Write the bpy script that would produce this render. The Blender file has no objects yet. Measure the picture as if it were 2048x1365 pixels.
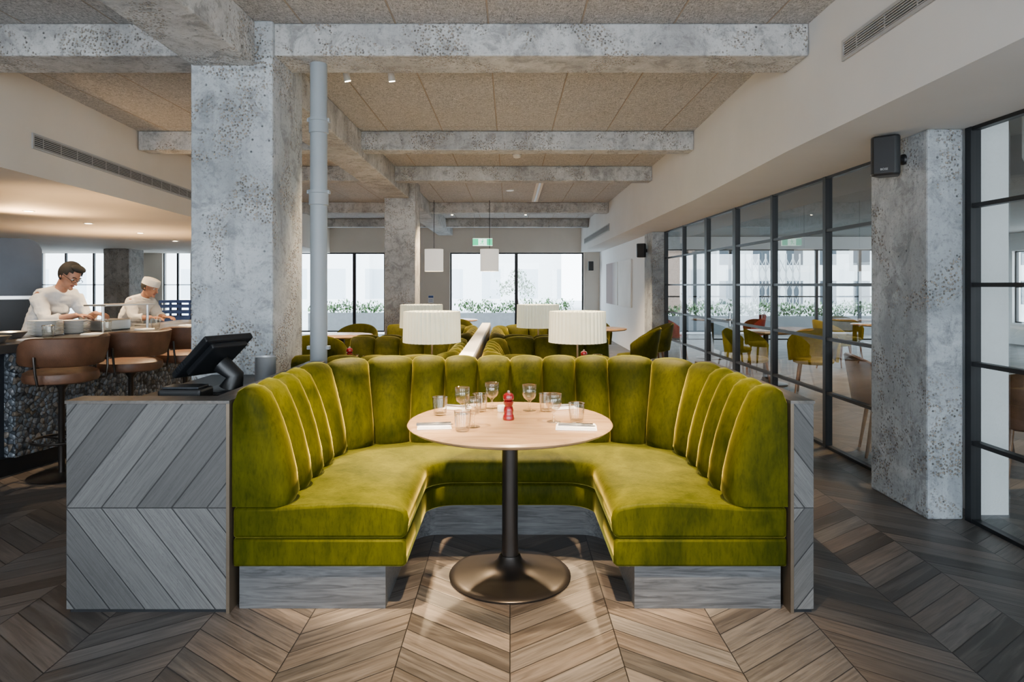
import bpy, bmesh, math, random
from mathutils import Vector, Matrix
random.seed(7)
S = bpy.context.scene
C = S.collection
PI = math.pi
F = 1300.0; VX, VY = 1020.0, 570.0; EYE = 1.4

# ------------------------------------------------------------------ mesh helper
class MB:
    def __init__(s): s.v = []; s.f = []
    def add(s, vs, fs):
        o = len(s.v); s.v += [tuple(p) for p in vs]; s.f += [tuple(i+o for i in f) for f in fs]; return s
    def box(s, x0, x1, y0, y1, z0, z1):
        return s.add([(x0,y0,z0),(x1,y0,z0),(x1,y1,z0),(x0,y1,z0),(x0,y0,z1),(x1,y0,z1),(x1,y1,z1),(x0,y1,z1)],
                     [(3,2,1,0),(4,5,6,7),(0,1,5,4),(1,2,6,5),(2,3,7,6),(3,0,4,7)])
    def obox(s, c, size, R):
        hx, hy, hz = [a/2 for a in size]; c = Vector(c)
        vs = [c + R @ Vector(p) for p in [(-hx,-hy,-hz),(hx,-hy,-hz),(hx,hy,-hz),(-hx,hy,-hz),(-hx,-hy,hz),(hx,-hy,hz),(hx,hy,hz),(-hx,hy,hz)]]
        return s.add(vs, [(3,2,1,0),(4,5,6,7),(0,1,5,4),(1,2,6,5),(2,3,7,6),(3,0,4,7)])
    def prism(s, poly, z0, z1):
        n = len(poly)
        vs = [(p[0],p[1],z0) for p in poly] + [(p[0],p[1],z1) for p in poly]
        fs = [tuple(range(n-1,-1,-1)), tuple(range(n,2*n))] + [(i,(i+1)%n,n+(i+1)%n,n+i) for i in range(n)]
        return s.add(vs, fs)
    def loft(s, rings, closed=True, caps=True, wrap=False):
        m = len(rings[0]); k = len(rings); vs = [p for r in rings for p in r]; fs = []
        for i in range(k if wrap else k-1):
            a = i*m; b = ((i+1) % k)*m
            for j in range(m if closed else m-1):
                j2 = (j+1) % m
                fs.append((a+j, a+j2, b+j2, b+j))
        if caps and not wrap:
            fs.append(tuple(range(m-1,-1,-1))); fs.append(tuple((k-1)*m+j for j in range(m)))
        return s.add(vs, fs)
    def lathe(s, prof, cx=0, cy=0, cz=0, n=24, caps=True, wrap=False):
        rings = [[(cx+max(r,.0004)*math.cos(2*PI*i/n), cy+max(r,.0004)*math.sin(2*PI*i/n), cz+z) for i in range(n)] for r, z in prof]
        return s.loft(rings, True, caps, wrap)
    def tube(s, pts, rad, n=10, caps=True, closed=False, ref=None, flat=1.0):
        pts = [Vector(p) for p in pts]; k = len(pts)
        if not hasattr(rad, '__len__'): rad = [rad]*k
        rings = []; up = Vector(ref) if ref else None
        for i in range(k):
            if closed: t = pts[(i+1) % k]-pts[i-1]
            elif i == 0: t = pts[1]-pts[0]
            elif i == k-1: t = pts[-1]-pts[-2]
            else: t = (pts[i+1]-pts[i]).normalized()+(pts[i]-pts[i-1]).normalized()
            t.normalize()
            if up is None:
                up = Vector((0,0,1)) if abs(t.z) < .9 else Vector((0,1,0))
            a = up - t*up.dot(t)
            if a.length < 1e-4: a = t.orthogonal()
            a.normalize(); b = t.cross(a)
            if not ref: up = a
            rings.append([pts[i]+a*(rad[i]*math.cos(2*PI*j/n))+b*(rad[i]*flat*math.sin(2*PI*j/n)) for j in range(n)])
        return s.loft(rings, True, caps, closed)
    def ell(s, c, r, R=None, nu=16, nv=10, keep=None):
        c = Vector(c); vs = []; R = R or Matrix.Identity(3); fs = []
        for i in range(nv+1):
            th = PI*i/nv
            for j in range(nu):
                ph = 2*PI*j/nu
                q = Vector((r[0]*max(math.sin(th),.002)*math.cos(ph), r[1]*max(math.sin(th),.002)*math.sin(ph), r[2]*math.cos(th)))
                vs.append(c + R @ q)
        for i in range(nv):
            for j in range(nu):
                f = (i*nu+j, (i+1)*nu+j, (i+1)*nu+(j+1)%nu, i*nu+(j+1)%nu)
                if keep:
                    m = sum((vs[q] for q in f), Vector())/4 - c
                    if not keep(R.transposed() @ m): continue
                fs.append(f)
        if not keep:
            fs.append(tuple(range(nu))); fs.append(tuple(nv*nu+j for j in range(nu-1,-1,-1)))
        return s.add(vs, fs)

def wloc(o):
    v = Vector((0,0,0))
    while o: v += o.location; o = o.parent
    return v
def finish(me, smooth, ang):
    if smooth:
        for p in me.polygons: p.use_smooth = True
        try: me.set_sharp_from_angle(angle=math.radians(ang))
        except Exception: pass
def build(name, mb, mat, parent=None, origin=None, smooth=True, bevel=0, local=False, ang=38, seg=2):
    me = bpy.data.meshes.new(name)
    if parent is None and origin is None:
        xs = [p[0] for p in mb.v]; ys = [p[1] for p in mb.v]; zs = [p[2] for p in mb.v]
        origin = Vector(((min(xs)+max(xs))/2, (min(ys)+max(ys))/2, min(zs)))
    off = Vector(origin) if parent is None else wloc(parent)
    if local: off = Vector((0,0,0))
    me.from_pydata([tuple(Vector(p)-off) for p in mb.v], [], mb.f)
    bm = bmesh.new(); bm.from_mesh(me); bmesh.ops.recalc_face_normals(bm, faces=bm.faces); bm.to_mesh(me); bm.free()
    finish(me, smooth, ang)
    o = bpy.data.objects.new(name, me); C.objects.link(o)
    me.materials.append(mat)
    if parent is not None: o.parent = parent
    elif not local: o.location = off
    if bevel:
        b = o.modifiers.new('bevel', 'BEVEL'); b.width = bevel; b.segments = seg; b.limit_method = 'ANGLE'; b.angle_limit = math.radians(40)
    return o
def tag(o, label=None, cat=None, group=None, kind=None):
    if label: o['label'] = label
    if cat: o['category'] = cat
    if group: o['group'] = group
    if kind: o['kind'] = kind
    return o
def empty(name, loc, rz=0):
    o = bpy.data.objects.new(name, None); C.objects.link(o); o.location = loc; o.rotation_euler = (0,0,rz); o.empty_display_size = .1
    return o
def thing(name, loc, label, cat, group=None, rz=0): return tag(empty(name, loc, rz), label, cat, group)
def copy_tree(o, parent=None):
    c = o.copy(); C.objects.link(c); c.parent = parent
    for ch in list(o.children): copy_tree(ch, c)
    return c
def dup(o, loc, label, group=None, rz=None):
    c = copy_tree(o); c.location = loc; c['label'] = label
    if group: c['group'] = group
    if rz is not None: c.rotation_euler = (0,0,rz)
    return c
def RZ(a): return Matrix.Rotation(a, 3, 'Z')

# ------------------------------------------------------------------ materials
class NT:
    def __init__(s, name):
        s.m = bpy.data.materials.new(name); s.m.use_nodes = True; s.t = s.m.node_tree
        s.b = s.t.nodes['Principled BSDF']; s.out = s.t.nodes['Material Output']
    def n(s, ty, **k):
        x = s.t.nodes.new(ty)
        for a, b in k.items(): setattr(x, a, b)
        return x
    def put(s, sock, v):
        if isinstance(v, bpy.types.NodeSocket): s.t.links.new(v, sock)
        else:
            if hasattr(sock.default_value, '__len__') and len(sock.default_value) == 4 and len(v) == 3: v = (*v, 1)
            sock.default_value = v
    def ma(s, op, a, b=None, c=None):
        x = s.n('ShaderNodeMath', operation=op)
        s.put(x.inputs[0], a)
        if b is not None: s.put(x.inputs[1], b)
        if c is not None: s.put(x.inputs[2], c)
        return x.outputs[0]
    def mix(s, f, a, b, mode='MIX'):
        x = s.n('ShaderNodeMix', data_type='RGBA', blend_type=mode)
        s.put(x.inputs[0], f); s.put(x.inputs[6], a); s.put(x.inputs[7], b)
        return x.outputs[2]
    def coord(s, world=False):
        if world: return s.n('ShaderNodeNewGeometry').outputs['Position']
        return s.n('ShaderNodeTexCoord').outputs['Object']
    def sep(s, v):
        x = s.n('ShaderNodeSeparateXYZ'); s.put(x.inputs[0], v); return x.outputs
    def comb(s, a, b, c):
        x = s.n('ShaderNodeCombineXYZ')
        for i, q in enumerate((a,b,c)): s.put(x.inputs[i], q)
        return x.outputs[0]
    def scale(s, v, sc):
        x = s.n('ShaderNodeVectorMath', operation='MULTIPLY'); s.put(x.inputs[0], v); x.inputs[1].default_value = sc; return x.outputs[0]
    def noise(s, v, sc, det=3, rough=.55, dist=0):
        x = s.n('ShaderNodeTexNoise'); s.put(x.inputs['Vector'], v); x.inputs['Scale'].default_value = sc
        x.inputs['Detail'].default_value = det; x.inputs['Roughness'].default_value = rough; x.inputs['Distortion'].default_value = dist
        return x.outputs[0]
    def vor(s, v, sc, feat='F1'):
        x = s.n('ShaderNodeTexVoronoi', feature=feat); s.put(x.inputs['Vector'], v); x.inputs['Scale'].default_value = sc; return x
    def white(s, v):
        x = s.n('ShaderNodeTexWhiteNoise', noise_dimensions='3D'); s.put(x.inputs['Vector'], v); return x.outputs
    def mr(s, v, a, b, c=0., d=1.):
        x = s.n('ShaderNodeMapRange'); s.put(x.inputs[0], v)
        for i, q in enumerate((a,b,c,d)): x.inputs[i+1].default_value = q
        return x.outputs[0]
    def bump(s, h, st=.3, dist=.01):
        x = s.n('ShaderNodeBump'); s.put(x.inputs['Height'], h); x.inputs['Strength'].default_value = st; x.inputs['Distance'].default_value = dist
        s.t.links.new(x.outputs[0], s.b.inputs['Normal'])
    def set(s, **k):
        for a, v in k.items(): s.put(s.b.inputs[a.replace('_',' ')], v)
        return s
def mat(name, col, rough=.5, metal=0, var=.1, sc=8, bump=0, bsc=80, st=(1,1,1), emit=0, sheen=0, tint=(1,1,1), coat=0):
    t = NT(name); v = t.scale(t.coord(), st); f = t.mr(t.noise(v, sc, 4), .3, .7)
    a = tuple(c*(1-var) for c in col); b = tuple(min(1, c*(1+var)) for c in col)
    c = t.mix(f, a, b); t.set(Base_Color=c, Roughness=rough, Metallic=metal)
    if emit: t.set(Emission_Color=c, Emission_Strength=emit)
    if sheen: t.set(Sheen_Weight=sheen, Sheen_Tint=tint, Sheen_Roughness=.35)
    if coat: t.set(Coat_Weight=coat, Coat_Roughness=.1)
    if bump: t.bump(t.noise(v, bsc, 3), bump)
    return t.m

def m_floor():
    t = NT('chevron_oak_floor'); x, y, z = t.sep(t.coord(True)); w = .42; bl = .13
    pp = t.ma('PINGPONG', x, w); v = t.ma('MULTIPLY_ADD', pp, -.72, y)
    k = t.ma('FLOOR', t.ma('DIVIDE', x, w)); bi = t.ma('DIVIDE', v, bl); idx = t.ma('FLOOR', bi); fr = t.ma('FRACT', bi)
    wn = t.white(t.comb(idx, k, 3.3)); r = wn[0]; hue = t.sep(wn[1])[1]
    g = t.noise(t.comb(t.ma('MULTIPLY', pp, 5.), t.ma('MULTIPLY', v, 60.), t.ma('MULTIPLY', r, 37.)), 1., 5, .6, .6)
    g2 = t.noise(t.comb(t.ma('MULTIPLY', pp, 2.), t.ma('MULTIPLY', v, 16.), t.ma('MULTIPLY', r, 17.)), 1., 3, .6, 1.2)
    ca = t.mix(r, (.050,.040,.034), (.185,.147,.122)); cb = t.mix(r, (.052,.049,.048), (.172,.162,.155))
    c = t.mix(hue, ca, cb)
    c = t.mix(t.mr(g, .35, .66), t.mix(.65, c, (.018,.015,.013)), c)
    c = t.mix(t.mr(g2, .5, .72, 0, .35), c, (.22,.195,.175))
    e = t.ma('MINIMUM', fr, t.ma('SUBTRACT', 1., fr)); s1 = t.mr(e, .004, .034)
    e2 = t.ma('MINIMUM', pp, t.ma('SUBTRACT', w, pp)); s2 = t.mr(e2, .0008, .0032)
    line = t.ma('MULTIPLY', s1, s2)
    c = t.mix(line, (.006,.005,.0045), c)
    t.set(Base_Color=c, Roughness=t.mr(g, .3, .8, .36, .52), Specular_IOR_Level=.45)
    t.bump(t.ma('ADD', t.ma('MULTIPLY', g, .25), line), .25, .004)
    return t.m
def m_panel(name, sign, z0, c0, c1, spacing=.15):
    t = NT(name); x, y, z = t.sep(t.coord(True)); a = t.ma('ABSOLUTE', t.ma('SUBTRACT', z, z0))
    v = t.ma('MULTIPLY_ADD', a, -.78*sign, t.ma('ADD', x, t.ma('MULTIPLY', y, .9)))
    k = t.ma('GREATER_THAN', z, z0); bi = t.ma('DIVIDE', v, spacing); idx = t.ma('FLOOR', bi); fr = t.ma('FRACT', bi)
    r = t.white(t.comb(idx, k, 1.7))[0]
    kk = t.ma('MULTIPLY_ADD', r, 31., t.ma('MULTIPLY', k, 7.))
    g = t.noise(t.comb(t.ma('MULTIPLY', a, 5.), t.ma('MULTIPLY', v, 130.), kk), 1., 5, .62, .5)
    g2 = t.noise(t.comb(t.ma('MULTIPLY', a, 2.4), t.ma('MULTIPLY', v, 15.), kk), 1., 3, .6, 1.8)
    c = t.mix(r, c0, c1)
    c = t.mix(t.mr(g, .36, .6, 0, 1), t.mix(.5, c, tuple(q*.4 for q in c0)), c)
    w = t.ma('ABSOLUTE', t.ma('SUBTRACT', t.ma('FRACT', t.ma('MULTIPLY', g2, 9.)), .5)); c = t.mix(t.mr(w, 0., .10, .36, 0), c, tuple(q*.35 for q in c0))
    e = t.ma('MINIMUM', fr, t.ma('SUBTRACT', 1., fr)); line = t.ma('MULTIPLY', t.mr(e, .010, .032), t.mr(a, .001, .0035))
    c = t.mix(line, (.005,.005,.006), c)
    t.set(Base_Color=c, Roughness=.5); t.bump(t.ma('ADD', line, t.ma('MULTIPLY', g, .3)), .3, .004)
    return t.m
def m_grain(name, c0, c1, st=(3,40,40), rough=.5, line=.38, dist=1.5, world=False):
    t = NT(name); v = t.scale(t.coord(world), st); g = t.noise(v, 1., 5, .6, dist); g2 = t.noise(v, .35, 3, .6, dist)
    c = t.mix(t.mr(g, line, .68), c0, c1); c = t.mix(t.mr(g2, .45, .75, 0, .5), c, tuple(min(1, q*1.2) for q in c1))
    t.set(Base_Color=c, Roughness=rough); t.bump(g, .12, .004)
    return t.m
def m_concrete(name, c0, c1):
    t = NT(name); v = t.coord(True)
    a = t.noise(v, 1.6, 6, .68, .6); b = t.noise(v, 7, 6, .74, .6); s = t.noise(t.scale(v, (9,9,.7)), 1, 4, .6); d = t.noise(v, 45, 3, .7)
    c = t.mix(t.mr(a, .38, .62), c0, c1)
    c = t.mix(t.mr(b, .50, .62, 0, .7), c, tuple(q*.58 for q in c0))
    c = t.mix(t.mr(s, .54, .70, 0, .35), c, tuple(min(1, q*1.22) for q in c1))
    c = t.mix(t.mr(s, .44, .32, 0, .3), c, tuple(q*.62 for q in c0))
    c = t.mix(t.mr(d, .54, .68, 0, .5), c, tuple(q*.45 for q in c0))
    vo = t.vor(v, 62); dots = t.mr(vo.outputs['Distance'], .26, .46, 1, 0)
    mask = t.mr(t.noise(v, 1.9, 6, .74, .8), .50, .56); dm = t.ma('MULTIPLY', dots, mask)
    stone = t.mix(t.sep(vo.outputs['Color'])[0], (.055,.045,.035), (.46,.38,.29))
    c = t.mix(t.ma('MULTIPLY', dm, .85), c, stone)
    vo2 = t.vor(v, 17); pits = t.ma('MULTIPLY', t.mr(vo2.outputs['Distance'], .06, .13, 1, 0), t.mr(t.noise(v, 2.1, 2), .53, .58))
    c = t.mix(t.ma('MULTIPLY', pits, .7), c, tuple(q*.35 for q in c0))
    t.set(Base_Color=c, Roughness=.85)
    h = t.ma('SUBTRACT', t.ma('ADD', a, t.ma('MULTIPLY', b, .5)), t.ma('ADD', t.ma('MULTIPLY', dm, .35), pits))
    t.bump(h, .9, .02)
    return t.m
def m_ceiling():
    t = NT('wood_wool_ceiling'); v = t.coord(True); x, y, z = t.sep(v)
    n1 = t.noise(t.scale(v, (50,15,1)), 1, 4, .72, 3.0); n2 = t.noise(t.scale(v, (15,54,1)), 1, 4, .72, 3.0); n3 = t.noise(v, 1.3, 2)
    f = t.ma('MULTIPLY', t.ma('ADD', n1, n2), .5)
    c = t.mix(t.mr(f, .40, .58), (.15,.147,.145), (.68,.665,.645))
    c = t.mix(t.mr(n3, .3, .7, 0, .2), c, (.47,.46,.45))
    fx = t.ma('FRACT', t.ma('DIVIDE', t.ma('ADD', x, .14), .6)); fy = t.ma('FRACT', t.ma('DIVIDE', t.ma('ADD', y, .25), 2.4))
    ex = t.ma('MULTIPLY', t.ma('MINIMUM', fx, t.ma('SUBTRACT', 1., fx)), .6); ey = t.ma('MULTIPLY', t.ma('MINIMUM', fy, t.ma('SUBTRACT', 1., fy)), 2.4)
    ln = t.mr(t.ma('MINIMUM', ex, ey), .003, .008)
    c = t.mix(ln, (.38,.31,.24), c)
    t.set(Base_Color=c, Roughness=.95); t.bump(t.ma('ADD', f, t.ma('MULTIPLY', ln, .5)), .9, .014)
    return t.m
def m_velvet(name, lo, hi, tint, sheen=.55):
    t = NT(name); v = t.coord(True); a = t.noise(v, 3.0, 4, .6, .9); b = t.noise(t.scale(v, (1,1,.25)), 90, 3, .7); d = t.noise(t.scale(v, (1,1,.3)), 24, 4, .68, .7)
    f = t.ma('ADD', t.ma('MULTIPLY', t.mr(a, .33, .67), .62), t.ma('MULTIPLY', t.mr(d, .28, .72), .38))
    c = t.mix(f, lo, hi); c = t.mix(t.mr(b, .48, .72, 0, .4), c, tuple(q*.5 for q in lo))
    t.set(Base_Color=c, Roughness=.6, Sheen_Weight=t.mr(f, .1, .9, sheen*.5, sheen), Sheen_Tint=tint, Sheen_Roughness=.26, Specular_IOR_Level=.05)
    t.bump(t.ma('ADD', b, d), .15, .004)
    return t.m
def m_pebble():
    t = NT('pebble_wall'); v = t.coord(); d = t.noise(v, 6, 2); vv = t.n('ShaderNodeVectorMath', operation='ADD'); t.put(vv.inputs[0], v); t.put(vv.inputs[1], t.scale(t.comb(d, d, d), (.05,.05,.05)))
    vo = t.vor(vv.outputs[0], 24); ed = t.vor(vv.outputs[0], 24, 'DISTANCE_TO_EDGE')
    r = t.sep(vo.outputs['Color'])
    c = t.mix(r[0], (.022,.028,.036), (.155,.175,.20)); c = t.mix(t.mr(r[1], .8, .97, 0, .6), c, (.17,.12,.07))
    e = t.mr(ed.outputs['Distance'], .02, .09); c = t.mix(e, (.008,.010,.013), c)
    t.set(Base_Color=c, Roughness=.35); t.bump(t.mr(vo.outputs['Distance'], 0, .6, 1, 0), .9, .02)
    return t.m
def m_glass(name, tint=(1,1,1), base=.04, gain=.8, rough=.0, pw=3.5):
    t = NT(name); t.t.nodes.remove(t.b)
    v = t.coord(); nz = t.noise(v, 3, 2)
    lw = t.n('ShaderNodeLayerWeight'); lw.inputs[0].default_value = .5
    f = t.ma('MULTIPLY_ADD', t.ma('POWER', lw.outputs['Facing'], pw), gain, base)
    tr = t.n('ShaderNodeBsdfTransparent'); t.put(tr.inputs[0], t.mix(t.mr(nz, .3, .7), tuple(q*.985 for q in tint), tint))
    gl = t.n('ShaderNodeBsdfGlossy'); gl.inputs['Roughness'].default_value = rough
    mx = t.n('ShaderNodeMixShader'); t.put(mx.inputs[0], f); t.t.links.new(tr.outputs[0], mx.inputs[1]); t.t.links.new(gl.outputs[0], mx.inputs[2])
    t.t.links.new(mx.outputs[0], t.out.inputs[0]); return t.m
def m_shade():
    t = NT('pleated_lampshade'); c = t.mix(t.mr(t.noise(t.coord(), 20, 2), .3, .7), (.60,.60,.48), (.68,.68,.55))
    t.set(Base_Color=c, Roughness=.8, Emission_Color=(1,.98,.70), Emission_Strength=.38); return t.m
def m_paint():
    t = NT('painted_canvas'); x, y, z = t.sep(t.coord()); n = t.noise(t.coord(), .8, 4)
    f = t.mr(t.ma('ADD', y, t.ma('MULTIPLY', n, .3)), .2, 1.0)
    c = t.mix(f, (.72,.72,.70), (.22,.13,.12)); t.set(Base_Color=c, Roughness=.7); return t.m
def m_building(name, wall, win, sx=2.2, sz=2.9):
    t = NT(name); x, y, z = t.sep(t.coord(True))
    fx = t.ma('FRACT', t.ma('DIVIDE', x, sx)); fz = t.ma('FRACT', t.ma('DIVIDE', z, sz))
    w = t.ma('MULTIPLY', t.ma('MULTIPLY', t.ma('GREATER_THAN', fx, .25), t.ma('LESS_THAN', fx, .75)), t.ma('MULTIPLY', t.ma('GREATER_THAN', fz, .2), t.ma('LESS_THAN', fz, .8)))
    t.set(Base_Color=t.mix(w, wall, win), Roughness=.8); return t.m

FLOOR = m_floor(); CEIL = m_ceiling()
CONC = m_concrete('aged_concrete', (.27,.295,.315), (.46,.495,.52)); CONCW = m_concrete('aged_concrete_beam', (.35,.355,.355), (.56,.57,.565))
PC = ((.055,.054,.053), (.132,.130,.128))
PANL = m_panel('chevron_oak_panel_left', 1, .4475, *PC); PANR = m_panel('chevron_oak_panel_right', -1, .4475, *PC)
KICK = m_grain('plinth_oak', (.034,.035,.037), (.112,.115,.12), (3.2,60,46), .5, .36, 1.7)
CAPW = m_grain('dark_oak_cap', (.044,.038,.033), (.105,.092,.082), (20,4,20), .38)
VELV = m_velvet('green_velvet', (.011,.0165,.0004), (.066,.066,.0013), (.90,.74,.12), .95); VELF = m_velvet('olive_velvet', (.016,.020,.001), (.075,.070,.003), (.82,.68,.11), .8)
YVEL = m_velvet('mustard_velvet', (.13,.11,.006), (.27,.22,.015), (.8,.7,.2), .3); RVEL = m_velvet('red_velvet', (.22,.03,.025), (.36,.06,.05), (.9,.4,.3), .3)
TOPW = m_grain('table_oak', (.25,.150,.078), (.37,.240,.135), (4,30,30), .24, .3, .8); WALN = m_grain('chair_walnut', (.10,.045,.02), (.22,.11,.05), (20,20,4), .4)
BRONZE = mat('bronze_metal', (.040,.034,.030), .32, .75, .08); BRASS = mat('bronze_trim', (.13,.10,.07), .35, .6, .1)
BLACK = mat('black_steel', (.005,.006,.008), .45, .1, .15); BLACKP = mat('black_plastic', (.008,.009,.011), .38, 0, .15); SCRN = mat('screen_glass', (.02,.04,.065), .12, 0, .1, coat=.6)
CREAM = mat('cream_plaster', (.67,.615,.54), .8, 0, .03, 2, .03, 200); BEIGE = mat('grey_plaster', (.63,.625,.61), .8, 0, .03, 2, .03, 200); WHITE = mat('white_plaster', (.80,.81,.81), .75, 0, .02, 2)
RCEIL = mat('grey_ceiling_paint', (.19,.19,.185), .8, 0, .04, 2)
PIPE = mat('grey_pipe_paint', (.26,.295,.32), .45, 0, .05, 3)
GRIL = mat('grille_grey', (.40,.40,.40), .5, .2, .05); DARK = mat('grille_void', (.015,.015,.017), .9, 0, .1)
LEATH = mat('tan_leather', (.110,.048,.024), .48, 0, .35, 9, .2, 200, coat=.06); STEEL = mat('brushed_steel', (.66,.67,.68), .28, .9, .08, 6, st=(1,1,12)); DSTEEL = mat('dark_steel', (.028,.032,.039), .35, .5, .2, 3)
COOL = mat('polished_cooler_steel', (.72,.74,.76), .30, .8, .05)
PEB = m_pebble(); BARTOP = mat('bar_top', (.045,.041,.038), .28, 0, .2, 5)
GLASS = m_glass('tableware_glass', (.99,.985,.96), .05, .9, 0, 2.0); PANE = m_glass('window_pane', (.80,.85,.845), .12, .65); AMB = m_glass('amber_rim', (.85,.66,.32), .32, .68)
CLEARP = m_glass('clear_window_pane', (.95,.97,.97), .05, .5)
NAP = mat('white_linen', (.80,.82,.87), .9, 0, .03, 30, .1, 300); PORC = mat('white_porcelain', (.84,.84,.82), .15, 0, .02, coat=.3); RED = mat('red_lacquer', (.15,.0015,.005), .25, 0, .1, coat=.4)
CUTL = mat('cutlery_steel', (.28,.29,.31), .25, .9, .05)
SHADE = m_shade(); LINEN = mat('pale_linen_shade', (.80,.77,.70), .85, 0, .03, 20, emit=.9); WPLAST = mat('white_plastic', (.80,.80,.78), .4, 0, .02); LENS = mat('lit_lens', (1,.84,.58), .4, 0, .02, emit=50)
COAT = mat('chef_cotton', (.74,.73,.71), .85, 0, .06, 8, .8, 11); TROU = mat('dark_cotton', (.04,.042,.05), .9, 0, .15); SKIN = mat('skin', (.38,.18,.11), .5, 0, .10, 20); HAIR = mat('dark_hair', (.005,.004,.0035), .75, 0, .3, 60, .3, 120)
EYEW = mat('eye_white', (.7,.7,.68), .2, 0, .01); LIP = mat('lips', (.32,.11,.09), .5, 0, .05); BLUE = mat('blue_crate_plastic', (.010,.04,.17), .5, 0, .1)
GREENL = mat('exit_green', (.02,.55,.25), .5, 0, .05, emit=2.0); SIGNW = mat('exit_white', (.70,.95,.80), .5, 0, .02, emit=2.4); PAPER = mat('white_paper', (.8,.82,.85), .8, 0, .02); INK = mat('blue_ink', (.06,.12,.35), .7, 0, .05)
LEAF = mat('leaf_green', (.075,.16,.04), .6, 0, .4, 6); BARK = mat('bark', (.14,.10,.07), .9, 0, .3, 20, .3); STONE = mat('pale_paving', (.58,.58,.57), .8, 0, .08, 1.5); PLANT = mat('planter_zinc', (.22,.23,.24), .6, .1, .08)
CANV = m_paint(); FACADE = m_building('pale_facade', (.92,.92,.91), (.60,.65,.69)); FACDK = m_building('office_facade', (.50,.50,.49), (.025,.033,.042), 1.7, 2.0); BRICK = m_building('brick_facade', (.24,.16,.12), (.045,.055,.065), 3.0, 2.7); CANW = mat('pale_canvas', (.74,.74,.72), .7, 0, .12, 1.2)

# ------------------------------------------------------------------ setting
def struct(name, mb, m, label=None, **k): return tag(build(name, mb, m, **k), label, None, None, 'structure')
YB = 18.5
struct('floor', MB().box(-15, 12, -2.8, YB, -.1, 0), FLOOR, smooth=False)
struct('ceiling', MB().box(-5.2, 2.3, -2.8, YB, 3.09, 3.25), CEIL, smooth=False)
LP = lambda y: -3.441-.091*y
struct('wall_left_bulkhead', MB().prism([(LP(-2.8),-2.8),(LP(YB),YB),(-15,YB),(-15,-2.8)], 2.30, 3.3), CREAM, smooth=False)
struct('wall_right_bulkhead', MB().prism([(1.93,-2.8),(2.80,-2.8),(2.80,YB),(2.02,YB),(2.02,7.1),(1.93,4.54)], 2.33, 3.3), BEIGE, smooth=False)
struct('wall_left', MB().box(-15.2, -15, -2.8, YB, 0, 2.3), CREAM, smooth=False)
struct('wall_right', MB().box(2.55, 2.75, 12.02, YB, 0, 2.33), WHITE, smooth=False)
b = MB().box(-15, 2.55, YB, YB+.25, 2.32, 3.3)
for x0, x1 in ((-15,-13.4),(-11.2,-9.9),(-9.1,-6.6),(-3.56,-1.71),(2.1,2.55)): b.box(x0, x1, YB, YB+.25, .0, 2.32)
struct('wall_back', b, CREAM, smooth=False)
b = MB().box(-15, 12, -3.0, -2.8, 2.75, 3.3).box(-15, 12, -3.0, -2.8, 0, .4)
for x0, x1 in ((-15,-5.2),(-2.0,-1.2),(1.8,2.6),(5.6,12)): b.box(x0, x1, -3.0, -2.8, .4, 2.75)
struct('wall_front_light_block', b, BEIGE, smooth=False)  # unseen wall added behind the camera to cut the light coming in
struct('wall_right_room_back', MB().box(2.75, 12, 16.5, 16.7, 2.3, 2.75).box(2.75, 3.4, 16.5, 16.7, 0, 2.3).box(11.2, 12, 16.5, 16.7, 0, 2.3), WHITE, smooth=False)
b = MB().box(11.9, 12.1, 2.2, 16.7, 2.2, 2.75).box(11.9, 12.1, 2.2, 16.7, 0, .5)
for u0, u1 in ((2.2,6.0),(8.2,9.6),(11.8,13.2),(15.4,16.7)): b.box(11.9, 12.1, u0, u1, .5, 2.2)
struct('wall_right_room_side', b, BEIGE, smooth=False)  # solid stretches added between the side windows to hold back daylight
struct('ceiling_right_room', MB().box(2.80, 12, -2.8, 16.7, 2.62, 2.75), RCEIL, smooth=False)
struct('wall_right_room_front', MB().box(5.5, 12, 2.2, 2.4, 0, 2.62), BEIGE, smooth=False)
# concrete frame
struct('concrete_column', MB().box(-2.04, -1.516, 4.15, 4.75, 0, 3.09), CONC, 'broad raw concrete column left of the green booth', smooth=False, bevel=.012)
struct('concrete_column', MB().box(-2.03, -1.53, 10.5, 11.05, 0, 3.09), CONCW, 'distant concrete column in front of the back windows', smooth=False, bevel=.012)
struct('concrete_column', MB().box(2.486, 2.70, 3.87, 4.48, 0, 2.33), CONC, 'concrete column between the steel glazed screens on the right', smooth=False, bevel=.012)
struct('concrete_column', MB().box(2.486, 2.72, 11.4, 12.02, 0, 2.33), CONC, 'far concrete column at the end of the glazed partition', smooth=False, bevel=.012)
struct('concrete_column', MB().box(-10.2, -9.55, 16.3, 16.95, 0, 2.3), CONCW, 'concrete column behind the kitchen on the left', smooth=False, bevel=.012)
struct('ceiling_beam', MB().box(-2.03, -1.63, -2.8, YB, 2.80, 3.085), CONCW, 'long concrete beam running over the columns', smooth=False, bevel=.012)
for y0, w, lb in ((4.19,.35,'nearest deep concrete cross beam'),(7.13,.22,'second concrete cross beam'),(9.23,.22,'third concrete cross beam'),(13.3,.26,'fourth concrete cross beam'),(16.6,.26,'last concrete cross beam before the back windows')):
    xr = 1.93 if y0 < 6 else 2.02
    struct('ceiling_beam', MB().box(LP(y0)+.01, xr-.003, y0, y0+w, 2.878, 3.088), CONCW, lb, smooth=False, bevel=.012)
struct('trim_1', MB().box(2.84, 3.03, 3.95, 4.20, 0, 2.62), WHITE, 'white boxed pilaster behind the near glazed screen', smooth=False)

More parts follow.
